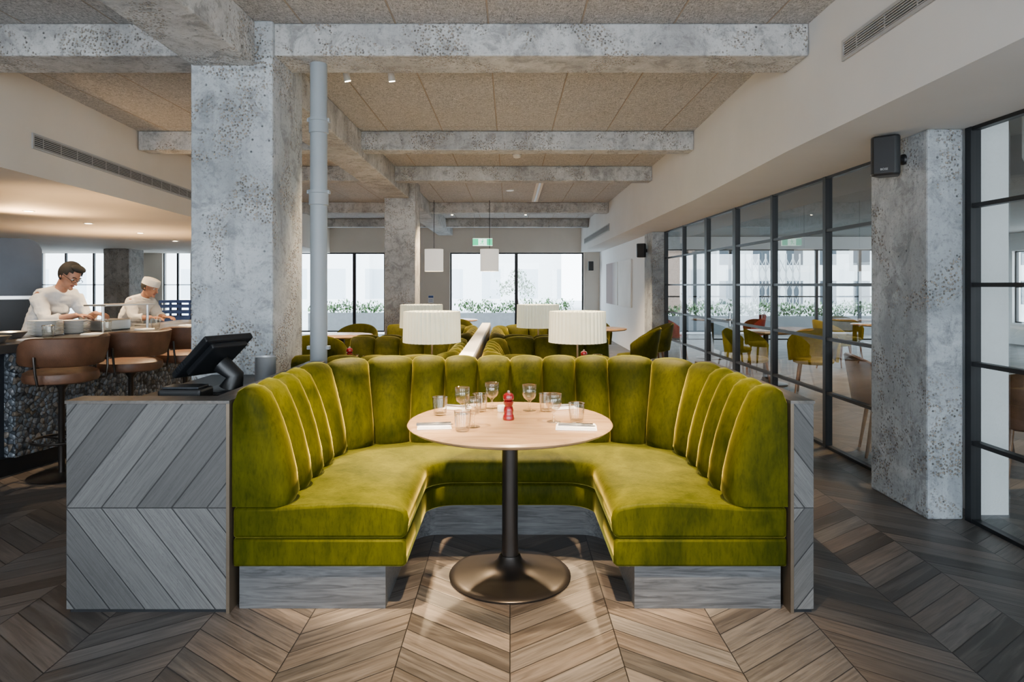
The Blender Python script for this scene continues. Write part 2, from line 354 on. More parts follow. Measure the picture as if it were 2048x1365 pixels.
def steel_window(n, axis, const, us, zs, bw=.05, dp=.06, pane=PANE, kind='window', label=None, handle=None):
    root = tag(empty('%s_%d' % (kind, n), ((const, (us[0]+us[-1])/2, zs[0]) if axis == 'y' else ((us[0]+us[-1])/2, const, zs[0]))), label, None, None, 'structure')
    f = MB()
    def bar(u0, u1, z0, z1, d):
        if axis == 'y': f.box(const-d/2, const+d/2, u0, u1, z0, z1)
        else: f.box(u0, u1, const-d/2, const+d/2, z0, z1)
    for i, u in enumerate(us): bar(u-bw/2, u+bw/2, zs[0], zs[-1], dp)
    for i, z in enumerate(zs):
        h = bw*(.5 if 0 < i < len(zs)-1 else .9)
        for a, c in zip(us[:-1], us[1:]): bar(a+bw/2, c-bw/2, max(z-h/2, zs[0]), min(z+h/2, zs[-1]), dp*.8)
    build('%s_frame' % kind, f, BLACK, root, smooth=False)
    p = MB(); a, c = us[0], us[-1]; z0, z1 = zs[0], zs[-1]
    if axis == 'y': p.add([(const,a,z0),(const,c,z0),(const,c,z1),(const,a,z1)], [(0,1,2,3)])
    else: p.add([(a,const,z0),(c,const,z0),(c,const,z1),(a,const,z1)], [(0,1,2,3)])
    build('pane', p, pane, root, smooth=False)
    if handle:
        y, z = handle
        build('door_handle', MB().tube([(const-.03,y,z),(const-.08,y,z),(const-.08,y+.12,z)], .01, 8).box(const-.036, const-.03, y-.02, y+.02, z-.08, z+.08), STEEL, root)
    return root
ZS = [.0,.47,.935,1.40,1.865,2.33]
steel_window(1, 'y', 2.735, [-.7,.43,1.56,2.69,3.84], ZS, label='black steel glazed screen nearest on the right')
steel_window(2, 'y', 2.735, [4.50,5.6,6.73,7.83], ZS, label='black steel glazed partition bays beside the concrete column')
steel_window(1, 'y', 2.735, [7.88,8.97], ZS, kind='door', label='black steel glazed door with lever handle', handle=(7.97,.97))
steel_window(3, 'y', 2.735, [9.02,10.2,11.38], ZS, label='farthest bays of the black steel glazed partition')
steel_window(4, 'x', YB+.1, [-13.4,-12.7,-11.9,-11.2], [.05,1.4,2.32], pane=CLEARP, label='window behind the kitchen at far left')
steel_window(5, 'x', YB+.1, [-9.9,-9.5,-9.1], [.05,1.4,2.32], pane=CLEARP, label='narrow window beside the blue crates')
steel_window(6, 'x', YB+.1, [-6.6,-4.45,-3.56], [.05,2.32], .09, pane=CLEARP, label='back window left of the far column')
steel_window(7, 'x', YB+.1, [-1.71,.18,2.1], [.05,2.32], .09, pane=CLEARP, label='wide back window behind the pendant lamps')
steel_window(8, 'x', 16.55, [3.4,4.5,5.6,6.7,7.8,8.9,10,11.2], [.0,1.1,2.3], .07, pane=CLEARP, label='bright windows at the back of the right hand room')
steel_window(9, 'y', 12.0, [6.0,7.1,8.2], [.5,1.35,2.2], .07, pane=CLEARP, label='nearest side window of the right hand room')
steel_window(10, 'y', 12.0, [9.6,10.7,11.8], [.5,1.35,2.2], .07, pane=CLEARP, label='middle side window of the right hand room')
steel_window(11, 'y', 12.0, [13.2,14.3,15.4], [.5,1.35,2.2], .07, pane=CLEARP, label='farthest side window of the right hand room')
struct('ground_terrace', MB().box(-45, 45, YB+.25, 60, -.2, -.06), STONE, 'pale paved terrace outside', smooth=False)
tag(build('building', MB().box(-40, 3, 38, 42, -.06, 16).box(-12, -8, 37, 38, -.06, 12), FACADE, smooth=False), 'pale building with windows across the street outside', 'building')
tag(build('building', MB().box(10.5, 40, 33, 40, -.06, 13).box(10.3, 40.2, 32.8, 33.0, 3.9, 4.2), FACDK, smooth=False), 'grey office building outside the right hand room', 'building')
tag(build('building', MB().box(5.2, 9.8, 35, 40, -.06, 11).box(5.1, 9.9, 34.8, 35.0, 3.2, 3.5), BRICK, smooth=False), 'narrow brick building outside, left of the grey office building', 'building')

def leaves(mb, c, r, n, sz):
    for i in range(n):
        p = Vector((random.gauss(0,.5), random.gauss(0,.5), random.gauss(0,.5)))
        if p.length > 1.1: p = p.normalized()*1.1*random.random()
        p = Vector(c)+Vector((p.x*r[0], p.y*r[1], p.z*r[2]))
        R = Matrix.Rotation(random.random()*6.3, 3, 'Z') @ Matrix.Rotation(random.uniform(-1.2,1.2), 3, 'X')
        s = sz*random.uniform(.7,1.3)
        mb.add([p+R@Vector((-s*.4,0,0)), p+R@Vector((0,-s,0)), p+R@Vector((s*.4,0,0)), p+R@Vector((0,s,0))], [(0,1,2,3)])
for x0, x1, lb in ((-6.4,-3.6,'zinc planter of low greenery outside the left back window'),(-1.6,2.0,'zinc planter of low greenery outside the wide back window'),(4.0,10.5,'long planter of greenery outside the right hand room')):
    yy = 20.6 if x1 < 3 else 18.4
    r = thing('planter', ((x0+x1)/2, yy+.25, -.06), lb, 'planter')
    build('planter_box', MB().box(x0, x1, yy, yy+.5, -.06, .50), PLANT, r, smooth=False)
    m = MB()
    for k in range(int((x1-x0)/.25)): leaves(m, (x0+.15+k*.25, yy+.25, .62+random.uniform(-.05,.14)), (.3,.25,.24), 110, .06)
    build('foliage', m, LEAF, r, smooth=False)
r = thing('olive_tree', (.25, 22.5, -.06), 'small olive tree on the terrace outside the wide back window', 'tree')
build('trunk', MB().tube([(.25,22.5,-.06),(.28,22.5,.6),(.2,22.5,1.2)], [.06,.05,.03], 8), BARK, r)
m = MB()
for q in ((.2,1.45,.4),(-.15,1.3,.35),(.6,1.3,.35),(.25,1.7,.3)): leaves(m, (q[0],22.5,q[1]), (q[2],q[2],q[2]), 150, .055)
build('crown', m, LEAF, r, smooth=False)
# folding security gate outside the right hand room
m = MB()
for k in range(9):
    x = 7.6+k*.22; m.box(x-.02, x+.02, 20.98, 21.02, -.06, 2.4)
for k in range(8):
    for j in range(4):
        x = 7.6+k*.22; z = .1+j*.57
        m.tube([(x,20.96,z),(x+.22,20.96,z+.5)], .012, 6).tube([(x,21.04,z+.5),(x+.22,21.04,z)], .012, 6)
tag(build('folding_gate', m, GRIL, smooth=False), 'grey folding lattice gate outside the right hand windows', 'gate')

# ------------------------------------------------------------------ booths
def booth_path(h, D, R):
    L = [D-R, R*PI/2, 2*(h-R), R*PI/2, D-R]
    def f(seg, t):
        if seg == 0: return Vector((-h, t*L[0], 0)), Vector((1,0,0))
        if seg == 1:
            a = PI-t*PI/2; return Vector((-h+R+R*math.cos(a), D-R+R*math.sin(a), 0)), Vector((-math.cos(a), -math.sin(a), 0))
        if seg == 2: return Vector((-h+R+t*L[2], D, 0)), Vector((0,-1,0))
        if seg == 3:
            a = PI/2-t*PI/2; return Vector((h-R+R*math.cos(a), D-R+R*math.sin(a), 0)), Vector((-math.cos(a), -math.sin(a), 0))
        return Vector((h, (1-t)*L[0], 0)), Vector((-1,0,0))
    return f
def backrest_mb(h, D, R, cnt, zt, res=16):
    f = booth_path(h, D, R); rings = []; tot = sum(cnt); ci = 0
    for seg in range(5):
        for c in range(cnt[seg]):
            for i in range(res + (1 if ci == tot-1 else 0)):
                u = i/res; b = math.sqrt(max(0, 1-(2*u-1)**2))
                if (ci == 0 and u < .5) or (ci == tot-1 and u > .5):
                    b = max(0, 1-abs(2*u-1)**2.6)**(1/2.6)*.80+.20
                p, n = f(seg, (c+u)/cnt[seg])
                prof = [(.170+.066*b,.449),(.178+.076*b,.485),(.160+.083*b,.58),(.127+.088*b,.70),(.099+.084*b,.80),(.082+.073*b,.865),(.074+.052*b,.905+.015*b),
                        (.060+.027*b,.922+.028*b),(.044,.927+.033*b),(.02,.917+.031*b),(.004,.89),(.001,.65),(.001,.449)]
                rings.append([p+n*t+Vector((0,0,.449+(z-.449)*(zt-.449)/(.945-.449))) for t, z in prof])
            ci += 1
    return MB().loft(rings)
def u_loft(h, D, R, t_out, hi, Di, Ri, prof, y0=0, res=10):
    fo = booth_path(h-t_out, D-t_out, max(.05, R-t_out)); fi = booth_path(hi, Di, Ri); rings = []
    for seg in range(5):
        for i in range(res+(1 if seg == 4 else 0)):
            a = fo(seg, i/res)[0]; b = fi(seg, i/res)[0]
            a.y = max(a.y, y0); b.y = max(b.y, y0)
            d = (b-a); L = d.length; d.normalize()
            rings.append([a+d*(w*L+off)+Vector((0,0,z)) for w, off, z in prof])
    return MB().loft(rings)
def make_booth(loc, rz, h, D, R, hi, Di, Ri, cnt, zt, vel, label, group=None, name='booth_seat'):
    r = thing(name, loc, label, 'booth', group, rz)
    build('backrest', backrest_mb(h, D, R, cnt, zt), vel, r, local=True, ang=60)
    top = [(0,0,.312),(0,0,.444),(.25,0,.447),(.5,0,.460),(.7,0,.466),(.85,0,.461),(1,-.05,.451),(1,-.022,.442),(1,-.005,.425),(1,.004,.39),(1,-.003,.335),(1,-.018,.312)]
    build('seat_cushion', u_loft(h, D, R, .003, hi, Di, Ri, top), vel, r, local=True, bevel=.016, seg=3, ang=50)
    low = [(0,0,.19),(0,0,.311),(1,-.020,.311),(1,-.008,.296),(1,-.006,.205),(1,-.018,.19)]
    build('seat_base', u_loft(h, D, R, .003, hi, Di, Ri, low), vel, r, local=True, bevel=.012, ang=50)
    kp = [(0,0,0),(0,0,.19),(1,0,.19),(1,0,0)]
    build('plinth', u_loft(h, D, R, .02, hi+.10, Di+.10, Ri, kp, .03), KICK, r, local=True, smooth=False)
    return r
make_booth((0,2.78,0), 0, 1.19, 1.34, .58, .438, .76, .15, (4,3,6,3,4), .945, VELV, 'large curved green velvet booth around the nearest round table')
G = 'green booths behind the front one'
bb = make_booth((-1.51,5.35,0), -PI/2, .875, 1.15, .45, .20, .50, .12, (3,2,4,2,3), .90, VELF, 'green velvet booth behind the front booth, left of the white ledge', G)
dup(bb, (.93,5.35,0), 'green velvet booth behind the front booth, right of the white ledge', G, PI/2)
dup(bb, (-1.51,7.2,0), 'farther green velvet booth left of the white ledge', G, -PI/2)
dup(bb, (.93,7.2,0), 'farther green velvet booth right of the white ledge', G, PI/2)
r = thing('divider_ledge', (-.29,6.2,0), 'narrow white topped ledge between the two rows of green booths', 'ledge')
build('ledge_body', MB().box(-.345,-.235,4.30,8.1,0,.90), CAPW, r, smooth=False); build('ledge_top', MB().box(-.345,-.245,4.28,8.12,.90,.925), WHITE, r, smooth=False)

# timber surrounds
r = thing('timber_partition', (-1.55,2.83,0), 'wide grey chevron oak partition at the left end of the front booth', 'partition')
pp = build('panel', MB().box(-1.892,-1.208,2.77,2.885,.015,.893), PANL, r, smooth=False, bevel=.003)
build('base_board', MB().box(-1.88,-1.21,2.78,2.88,0,.0149), BLACK, pp, smooth=False)
build('edge_trim', MB().box(-1.2079,-1.194,2.765,2.885,0,.893), BRASS, pp, smooth=False)
build('side_wall', MB().box(-1.30,-1.208,2.8851,4.20,0,.893), PANL, r, smooth=False)
build('cap', MB().prism([(-1.895,2.765),(-1.194,2.765),(-1.194,4.2),(-1.30,4.2),(-1.30,2.89),(-1.895,2.89)], .8931, .906), CAPW, r, smooth=False)
r = thing('timber_partition', (1.25,3.4,0), 'narrow grey chevron oak partition at the right end of the front booth', 'partition')
pp = build('panel', MB().box(1.208,1.295,2.77,4.20,.015,.893), PANR, r, smooth=False, bevel=.003)
build('base_board', MB().box(1.21,1.29,2.78,4.19,0,.0149), BLACK, pp, smooth=False)
build('edge_trim', MB().box(1.194,1.2079,2.765,2.885,0,.893), BRASS, pp, smooth=False)
build('cap', MB().box(1.194,1.298,2.765,4.2,.8931,.906), CAPW, r, smooth=False)
tag(build('timber_partition', MB().box(-1.193,1.193,4.125,4.2,0,.88), CAPW, smooth=False), 'dark oak back panel hidden behind the front booth', 'partition')
r = thing('service_station', (-1.6,3.5,0), 'dark service cabinet behind the left timber partition', 'cabinet')
build('cabinet_body', MB().box(-1.885,-1.305,2.90,4.1,0,.80), CAPW, r, smooth=False); build('worktop', MB().box(-1.89,-1.302,2.895,4.12,.8001,.83), BLACK, r, smooth=False)

# pos terminal and friends
zt = .83
r = thing('till_terminal', (-1.53,3.35,zt), 'black touch screen till tilted back on the service cabinet', 'till')
R = Matrix.Rotation(math.radians(-28), 3, 'Z') @ Matrix.Rotation(math.radians(-38), 3, 'Y')
cc = Vector((-1.54,3.37,1.035))
sb = build('screen_body', MB().obox(cc, (.33,.28,.035), R).obox(cc+R@Vector((.02,.0,-.03)), (.25,.21,.03), R), BLACKP, r, smooth=False, bevel=.008)
build('screen', MB().obox(cc+R@Vector((0,0,.0185)), (.29,.235,.003), R), SCRN, sb, smooth=False)
m = MB()
for k in range(6): m.obox(cc+R@Vector((-.12+.016*k,-.1415,-.0)), (.008,.004,.024), R)
build('vents', m, DSTEEL, sb, smooth=False)
build('stand', MB().tube([(-1.45,3.38,.863),(-1.43,3.38,.93),(-1.50,3.375,.99)], [.06,.045,.05], 12), BLACKP, r)
build('stand_base', MB().box(-1.58,-1.34,3.24,3.52,zt,.862), BLACKP, r, smooth=False, bevel=.01)
r = thing('receipt_printer', (-1.50,3.06,zt), 'low black receipt printer in front of the till', 'printer')
build('printer_body', MB().box(-1.62,-1.42,2.98,3.12,zt,.918), BLACKP, r, smooth=False, bevel=.012); build('printer_lid', MB().box(-1.605,-1.435,2.995,3.10,.9181,.928), DSTEEL, r, smooth=False, bevel=.004)
r = thing('wine_cooler', (-1.43,3.80,zt), 'shiny steel wine cooler behind the till', 'cooler')
cb = build('cooler_body', MB().lathe([(.052,0),(.057,.01),(.059,.145),(.061,.15),(.055,.15),(.053,.02),(0,.02)], -1.43, 3.8, zt, 28), COOL, r)

# ------------------------------------------------------------------ tables
def make_table(loc, label, R=.49, group=None):
    r = thing('round_table', loc, label, 'table', group)
    build('table_top', MB().lathe([(0,.718),(R-.05,.718),(R-.02,.722),(R-.004,.732),(R,.738),(R-.004,.745),(R-.015,.75),(0,.75)], n=64), TOPW, r, local=True)
    build('pedestal', MB().lathe([(0,.07),(.042,.07),(.040,.13),(.038,.20),(.038,.69),(.05,.70),(.16,.708),(.16,.7179),(0,.7179)], n=28), BRONZE, r, local=True)
    build('base', MB().lathe([(.0,0),(.28,0),(.290,.003),(.292,.010),(.286,.016),(.26,.021),(.21,.027),(.16,.033),(.115,.042),(.082,.056),(.060,.077),(.048,.104),(.0431,.104),(.0431,.0699),(0,.0699)], n=56), BRONZE, r, local=True)
    return r
T0 = make_table((0,3.13,0), 'round oak pedestal table in the middle of the front booth')
TG = 'tables in the green booths'
T1 = make_table((-1.02,5.35,0), 'round table in the booth left of the white ledge', .40, TG)
T2 = dup(T1, (.44,5.35,0), 'round table in the booth right of the white ledge'); dup(T1, (-1.02,7.2,0), 'round table in the farther left booth'); dup(T1, (.44,7.2,0), 'round table in the farther right booth')
ZT = .7505
TM = [(0,0),(.026,0),(.031,.006),(.036,.045),(.0385,.088),(.0370,.0885),(.0345,.045),(.029,.012),(0,.010)]
GM = [(0,0),(.032,0),(.033,.002),(.012,.007),(.006,.014),(.0055,.045),(.012,.054),(.028,.066),(.037,.085),(.0385,.105),(.036,.132),(.0345,.1325),(.0368,.105),(.0355,.087),(.027,.069),(.010,.059),(0,.058)]
def make_glass(kind, loc, label, group):
    r = thing('water_tumbler' if kind == 't' else 'wine_goblet', loc, label, 'glass', group)
    bo = build('bowl', MB().lathe(TM if kind == 't' else GM, n=28), GLASS, r, local=True, ang=70)
    rr, zz = (.0378,.0884) if kind == 't' else (.0353,.1323)
    build('rim', MB().tube([(rr*math.cos(a*PI/14), rr*math.sin(a*PI/14), zz+.0012) for a in range(28)], .0016, 6, closed=True, ref=(0,0,1)), AMB, bo, local=True)
    return r
gg = 'glasses on the front table'
TU = make_glass('t', (-.349,3.24,ZT), 'water tumbler nearest the left rim of the front table', gg)
for x, y, lb in ((-.21,2.885,'water tumbler beside the front left napkin'),(-.154,3.335,'water tumbler at the back left of the pepper mill'),(.187,3.34,'water tumbler at the back right of the pepper mill'),(.315,3.075,'water tumbler behind the front right napkin')): dup(TU, (x,y,ZT), lb)
GO = make_glass('g', (-.239,3.262,ZT), 'stemmed goblet between the left tumblers', gg)
for x, y, lb in ((-.168,2.965,'stemmed goblet just behind the front left tumbler'),(-.095,3.415,'stemmed goblet farthest back, left of the pepper mill'),(.10,3.35,'stemmed goblet right behind the pepper mill'),(.207,3.075,'stemmed goblet left of the front right tumbler')): dup(GO, (x,y,ZT), lb)
def make_mill(loc, label):
    r = thing('pepper_mill', loc, label, 'pepper mill')
    build('mill_body', MB().lathe([(0,0),(.027,0),(.0285,.008),(.025,.022),(.0215,.030),(.024,.044),(.0215,.055),(.018,.065),(.024,.080),(.025,.088),(.019,.092),(0,.092)], n=28), RED, r, local=True)
    mh = build('mill_head', MB().lathe([(0,.0921),(.019,.0921),(.026,.099),(.027,.110),(.023,.122),(.012,.129),(0,.129)], n=28), RED, r, local=True)
    build('finial', MB().lathe([(0,.1291),(.005,.1291),(.007,.135),(.005,.140),(0,.141)], n=16), STEEL, mh, local=True)
    return r
ML = make_mill((-.007,3.13,ZT), 'glossy red pepper mill in the middle of the front table')
r = thing('salt_pot', (-.045,3.33,ZT), 'little white salt pot behind the pepper mill', 'salt pot'); build('pot', MB().lathe([(0,0),(.018,0),(.02,.004),(.02,.03),(.018,.032),(.016,.03),(.016,.012),(0,.012)], n=20), PORC, r, local=True)
# napkins and cutlery
def napkin_mb(w, d):
    m = MB()
    for k in range(3): m.box(-w/2+.004*k, w/2-.003*k, -d/2+.004*k, d/2-.002*k, .0042*k, .0042*k+.0040)
    return m
KN = MB().loft([[(x,-w,z0),(x,w,z0),(x,w,z1),(x,-w,z1)] for x, w, z0, z1 in ((-.09,.006,.0,.005),(-.06,.007,0,.006),(-.01,.0055,0,.005),(0,.008,.001,.004),(.06,.010,.001,.004),(.088,.007,.001,.003),(.095,.001,.001,.003))])
FK = MB().loft([[(x,-w,z0),(x,w,z0),(x,w,z1),(x,-w,z1)] for x, w, z0, z1 in ((-.09,.007,.0,.004),(-.05,.006,0,.005),(.02,.004,.001,.005),(.035,.011,.001,.004),(.045,.012,.001,.004))])
for k in range(4): FK.box(.045,.085,-.0115+.0066*k,-.0082+.0066*k,.001,.004)
for i, (x, y, w, d, rz, lb) in enumerate(((-.345,2.965,.155,.11,.12,'front left of the table'),(.30,2.945,.185,.11,-.1,'front right of the table'),(-.275,3.405,.14,.075,-.3,'back left of the table'),(.278,3.42,.125,.075,.35,'back right of the table'))):
    o = build('napkin', napkin_mb(w, d), NAP, local=True, smooth=False, bevel=.002); o.location = (x,y,ZT); o.rotation_euler = (0,0,rz)
    tag(o, 'folded white napkin at the '+lb, 'napkin', 'napkins on the front table')
    s = .9 if w > .15 else .72
    for nm, mb, oy in (('knife', KN, -.018), ('fork', FK, .018)):
        o = build(nm, mb, CUTL, local=True); o.location = (x-math.sin(rz)*oy, y+math.cos(rz)*oy, ZT+.0128); o.rotation_euler = (0,0,rz); o.scale = (s,s,1)
        tag(o, 'steel %s lying on the napkin at the %s' % (nm, lb), nm, 'cutlery on the front table')
# settings on the booth tables behind
for i, (x, y, k, lb) in enumerate(((-1.25,5.2,'t','tumbler at the left on the table left of the white ledge'),(-1.12,5.12,'t','tumbler in the middle of the table left of the white ledge'),(.44,5.05,'t','tumbler left of the lamp side on the table right of the white ledge'),(.70,5.2,'t','tumbler at the right on the table right of the white ledge'))): dup(TU, (x,y,ZT), lb, 'glasses on the booth tables behind')
dup(ML, (-1.32,5.35,ZT), 'red pepper mill on the booth table left of the white ledge'); dup(ML, (.58,5.10,ZT), 'red pepper mill on the booth table right of the white ledge')

# table lamps
def make_lamp(loc, label, rs=.232, z0=.165, z1=.425):
    r = thing('table_lamp', loc, label, 'lamp', 'pleated table lamps')
    build('lamp_base', MB().lathe([(0,0),(.07,0),(.07,.012),(.06,.018),(.012,.022),(0,.022)], n=28), BRONZE, r, local=True)
    build('lamp_stem', MB().lathe([(0,.0221),(.008,.0221),(.008,z0+.06),(0,z0+.06)], n=12), BRASS, r, local=True)
    n = 320; rings = []
    for z, k in ((z0,1.),(z1,.975),(z1,.93),(z0,.955)):
        rings.append([((rs*k+.013*abs(math.cos(20*PI*2*i/n)))*math.cos(2*PI*i/n), (rs*k+.013*abs(math.cos(20*PI*2*i/n)))*math.sin(2*PI*i/n), z) for i in range(n)])
    build('lamp_shade', MB().loft(rings, True, False, True), SHADE, r, local=True, smooth=False)
    build('bulb', MB().ell((0,0,z0+.10), (.03,.03,.04)), LENS, r, local=True)
    return r
LA = make_lamp((-.66,5.5,ZT), 'nearest pleated table lamp on the left')
dup(LA, (.57,5.5,ZT), 'nearest pleated table lamp on the right'); dup(LA, (-1.0,7.35,ZT), 'farther pleated table lamp behind the left one'); dup(LA, (.32,7.4,ZT), 'farther pleated table lamp behind the right one')

# ------------------------------------------------------------------ chairs
def make_chair(loc, rz, label, m, group):
    r = thing('dining_chair', loc, label, 'chair', group, rz)
    build('seat', MB().lathe([(0,.40),(.20,.40),(.235,.415),(.245,.44),(.23,.465),(.15,.478),(0,.48)], n=28), m, r, local=True)
    rings = []
    for i in range(25):
        a = math.radians(-95+190*i/24); e = math.cos(a*.86)
        zt = .56+.27*max(0, e)**.7; zb = .43; rr = .255
        def q(rad, z): k = (z-.43)*.16; return (math.sin(a)*(rad+k*.6), math.cos(a)*(rad+k), z)
        rings.append([q(rr,zb), q(rr,(zb+zt)/2), q(rr,zt-.015), q(rr+.018,zt), q(rr+.036,zt-.015), q(rr+.036,(zb+zt)/2), q(rr+.036,zb)])
    build('backrest', MB().loft(rings), m, r, local=True, ang=60)
    for sx, sy in ((-1,-1),(1,-1),(1,1),(-1,1)):
        build('leg', MB().tube([(sx*.15,sy*.15,.41),(sx*.20,sy*.21,0.0)], [.018,.011], 10), WALN, r, local=True)
    return r
CG = 'upholstered dining chairs in the far part of the room'
c0 = make_chair((1.68,8.75,0), -PI/2-.3, 'dark green upholstered chair beyond the booths on the right', VELF, CG)
for x, y, rz, lb in ((-2.25,7.75,PI,'green chair just right of the near concrete column'),(-2.2,9.25,0,'green chair behind the grey pipe'),(-.95,11.4,PI,'green chair in the middle distance left of the exit sign'),(1.35,10.55,0,'green chair in the middle distance beyond the right booths'),(2.1,9.75,-PI/2,'green chair by the far glazed partition')): dup(c0, (x,y,0), lb, CG, rz)
FT = 'small round tables in the far part of the room'
for x, y, lb in ((-2.2,8.5,'round table behind the grey pipe'),(1.35,9.75,'round table beyond the booths on the right'),(-1.0,12.2,'round table near the back windows')): dup(T1, (x,y,0), lb, FT)
y0 = make_chair((3.10,8.45,0), .35, 'mustard chair nearest the glazed door', YVEL, 'mustard chairs beyond the glass')
dup(y0, (3.85,8.25,0), 'mustard chair right of the table beyond the glass', None, -.5)
dup(T1, (3.60,9.15,0), 'round table with mustard chairs beyond the glass', 'tables beyond the glass')
r0 = make_chair((3.1,12.3,0), PI/2, 'small red chair far beyond the glass', RVEL, 'chairs far beyond the glass')
dup(r0, (4.6,12.6,0), 'second red chair far beyond the glass, across its table', None, -PI/2)
dup(T1, (3.85,12.4,0), 'round table with red chairs far beyond the glass'); dup(T1, (6.1,10.8,0), 'round table by the bright windows beyond the glass')
dup(y0, (5.35,10.7,0), 'mustard chair left of the table by the bright windows', None, PI/2); dup(y0, (6.85,10.7,0), 'mustard chair right of the table by the bright windows', None, -PI/2); dup(y0, (6.0,11.6,0), 'mustard chair behind the table by the bright windows', None, 0)
l0 = make_chair((3.14,5.35,0), 1.2, 'brown leather chair behind the right hand concrete column', LEATH, 'brown chairs beyond the glass')
dup(l0, (3.62,4.55,0), 'brown leather chair beyond the near glazed screen', None, PI-.3)
r = thing('low_table', (3.85,5.3,0), 'low dark table beyond the near glazed screen', 'table')
build('table_top', MB().lathe([(0,.46),(.3,.46),(.31,.47),(.3,.48),(0,.48)], 3.85, 5.3, 0, 36), WALN, r)
for k in range(3):
    a = k*2*PI/3; build('leg', MB().tube([(3.85+.18*math.cos(a),5.3+.18*math.sin(a),.46),(3.85+.26*math.cos(a),5.3+.26*math.sin(a),0)], [.016,.011], 8), BLACK, r)

# ------------------------------------------------------------------ bar
BA = -math.atan(.2); BR = Vector((-3.63,4.77,0))
def CT(lx, ly, z=0): return BR + RZ(BA) @ Vector((lx,ly,z))
r = thing('bar_counter', BR, 'long pebble fronted bar counter with dark top', 'counter', None, BA)
build('pebble_front', MB().box(-.10,0,0,3.4,.13,.905), PEB, r, local=True, smooth=False)
build('counter_body', MB().box(-.60,-.101,-1.0,3.4,.13,.905), DSTEEL, r, local=True, smooth=False)
build('counter_top', MB().box(-.64,.04,-1.02,3.42,.9051,.97), BARTOP, r, local=True, smooth=False, bevel=.006)
build('plinth', MB().box(-.58,-.05,-.95,3.38,0,.1299), BLACK, r, local=True, smooth=False)
def make_stool(loc, rz, label):
    r = thing('bar_stool', loc, label, 'bar stool', 'tan leather bar stools', rz)
    build('seat', MB().lathe([(0,.690),(.20,.690),(.232,.702),(.242,.732),(.234,.765),(.205,.780),(0,.785)], n=36), LEATH, r, local=True)
    rings = []
    for i in range(37):
        a = math.radians(-105+210*i/36); e = abs(a)/math.radians(105); sh = max(0, 1-e**9)
        zb = .815+.012*e; zt = zb+.075+.135*sh
        def q(rad, z): k = (z-.80)*.20; return (math.cos(a)*(rad+k), math.sin(a)*(rad+k), z)
        rings.append([q(.228,zb+.008), q(.222,(zb+zt)/2), q(.228,zt-.010), q(.244,zt), q(.260,zt-.010), q(.268,(zb+zt)/2), q(.260,zb+.008), q(.244,zb)])
    bk = build('backrest', MB().loft(rings), LEATH, r, local=True, ang=60)
    for s in (-1,1): build('back_bracket', MB().tube([(.10,s*.20,.695),(.12,s*.255,.70),(.12,s*.270,.78),(.11,s*.274,.90)], .009, 8), BRONZE, bk, local=True)
    po = build('post', MB().lathe([(0,.03),(.021,.03),(.021,.63),(.05,.675),(.05,.6899),(0,.6899)], n=20), BRONZE, r, local=True)
    build('foot_ring', MB().tube([(.19*math.cos(k*PI/16), .19*math.sin(k*PI/16), .27) for k in range(32)], .010, 8, closed=True, ref=(0,0,1)).tube([(.021,0,.27),(.19,0,.27)], .008, 8).tube([(-.021,0,.27),(-.19,0,.27)], .008, 8), BRONZE, po, local=True)
    build('base', MB().lathe([(0,0),(.21,0),(.215,.006),(.20,.012),(.05,.0299),(0,.0299)], n=36), BRONZE, r, local=True)
    return r
st = make_stool(CT(.34,.06), BA-.15, 'tan leather bar stool nearest at the left edge')
dup(st, CT(.34,.72), 'middle tan leather bar stool at the pebble counter', None, BA-.1); dup(st, CT(.34,1.38), 'tan leather bar stool partly behind the near concrete column', None, BA-.05)
# things on the bar
for i, (lx, ly, lb) in enumerate(((-.16,.42,'water tumbler on the bar above the nearest stool'),(-.16,1.0,'water tumbler on the bar above the middle stool'),(-.16,1.6,'water tumbler on the bar right of the plates'),(-.16,2.2,'water tumbler on the bar nearest the column'))):
    c = dup(TU, CT(lx,ly,.9705), lb, 'tumblers on the bar'); c.scale = (1.15,)*3
    o = build('napkin', napkin_mb(.15,.11), NAP, local=True, smooth=False, bevel=.002); o.location = CT(lx+.02,ly-.17,.9705); o.rotation_euler = (0,0,BA+1.5)
    tag(o, 'folded napkin beside the '+lb, 'napkin', 'napkins on the bar')
PLP = [(0,0),(.07,0),(.075,.004),(.125,.014),(.127,.017),(.12,.0165),(.07,.008),(0,.007)]
def plate(loc, label, group):
    return tag(build('plate', MB().lathe(PLP, n=32), PORC, local=True), label, 'plate', group)
p0 = None
for gi, (lx, ly, n, gl) in enumerate(((-.42,.64,10,'plate in the tall white stack left of the first chef'),(-.42,.92,9,'plate in the white stack in front of the first chef'),(-.45,-.36,4,'plate in the low stack at the far left of the bar'))):
    for k in range(n):
        if p0 is None: p0 = plate(None, gl, gl); o = p0
        else: o = p0.copy(); C.objects.link(o)
        o.location = CT(lx, ly, .9705+k*.0125); o['label'] = gl; o['group'] = 'white plates: '+gl
for lx, ly, k, lb in ((-.47,.36,0,'shallow steel pan on the bar at far left'),(-.19,-.03,0,'second shallow steel pan at the very left of the bar')):
    rr = thing('pan', CT(lx,ly,.9705), lb, 'pan', 'steel pans on the bar'); build('pan_bowl', MB().lathe([(0,0),(.08,0),(.125,.05),(.13,.052),(.122,.05),(.078,.006),(0,.005)], n=28), STEEL, rr, local=True)
    build('pan_handle', MB().tube([(-.12,.0,.045),(-.2,.05,.06),(-.28,.10,.065)], .008, 8), BLACK, rr, local=True)
r = thing('pass_shelf', CT(-.35,1.35,.97), 'thin steel pass shelf on posts above the bar', 'shelf', None, BA)
build('shelf', MB().box(-.1,.14,-.30,.30,.235,.25), STEEL, r, local=True, smooth=False, bevel=.003)
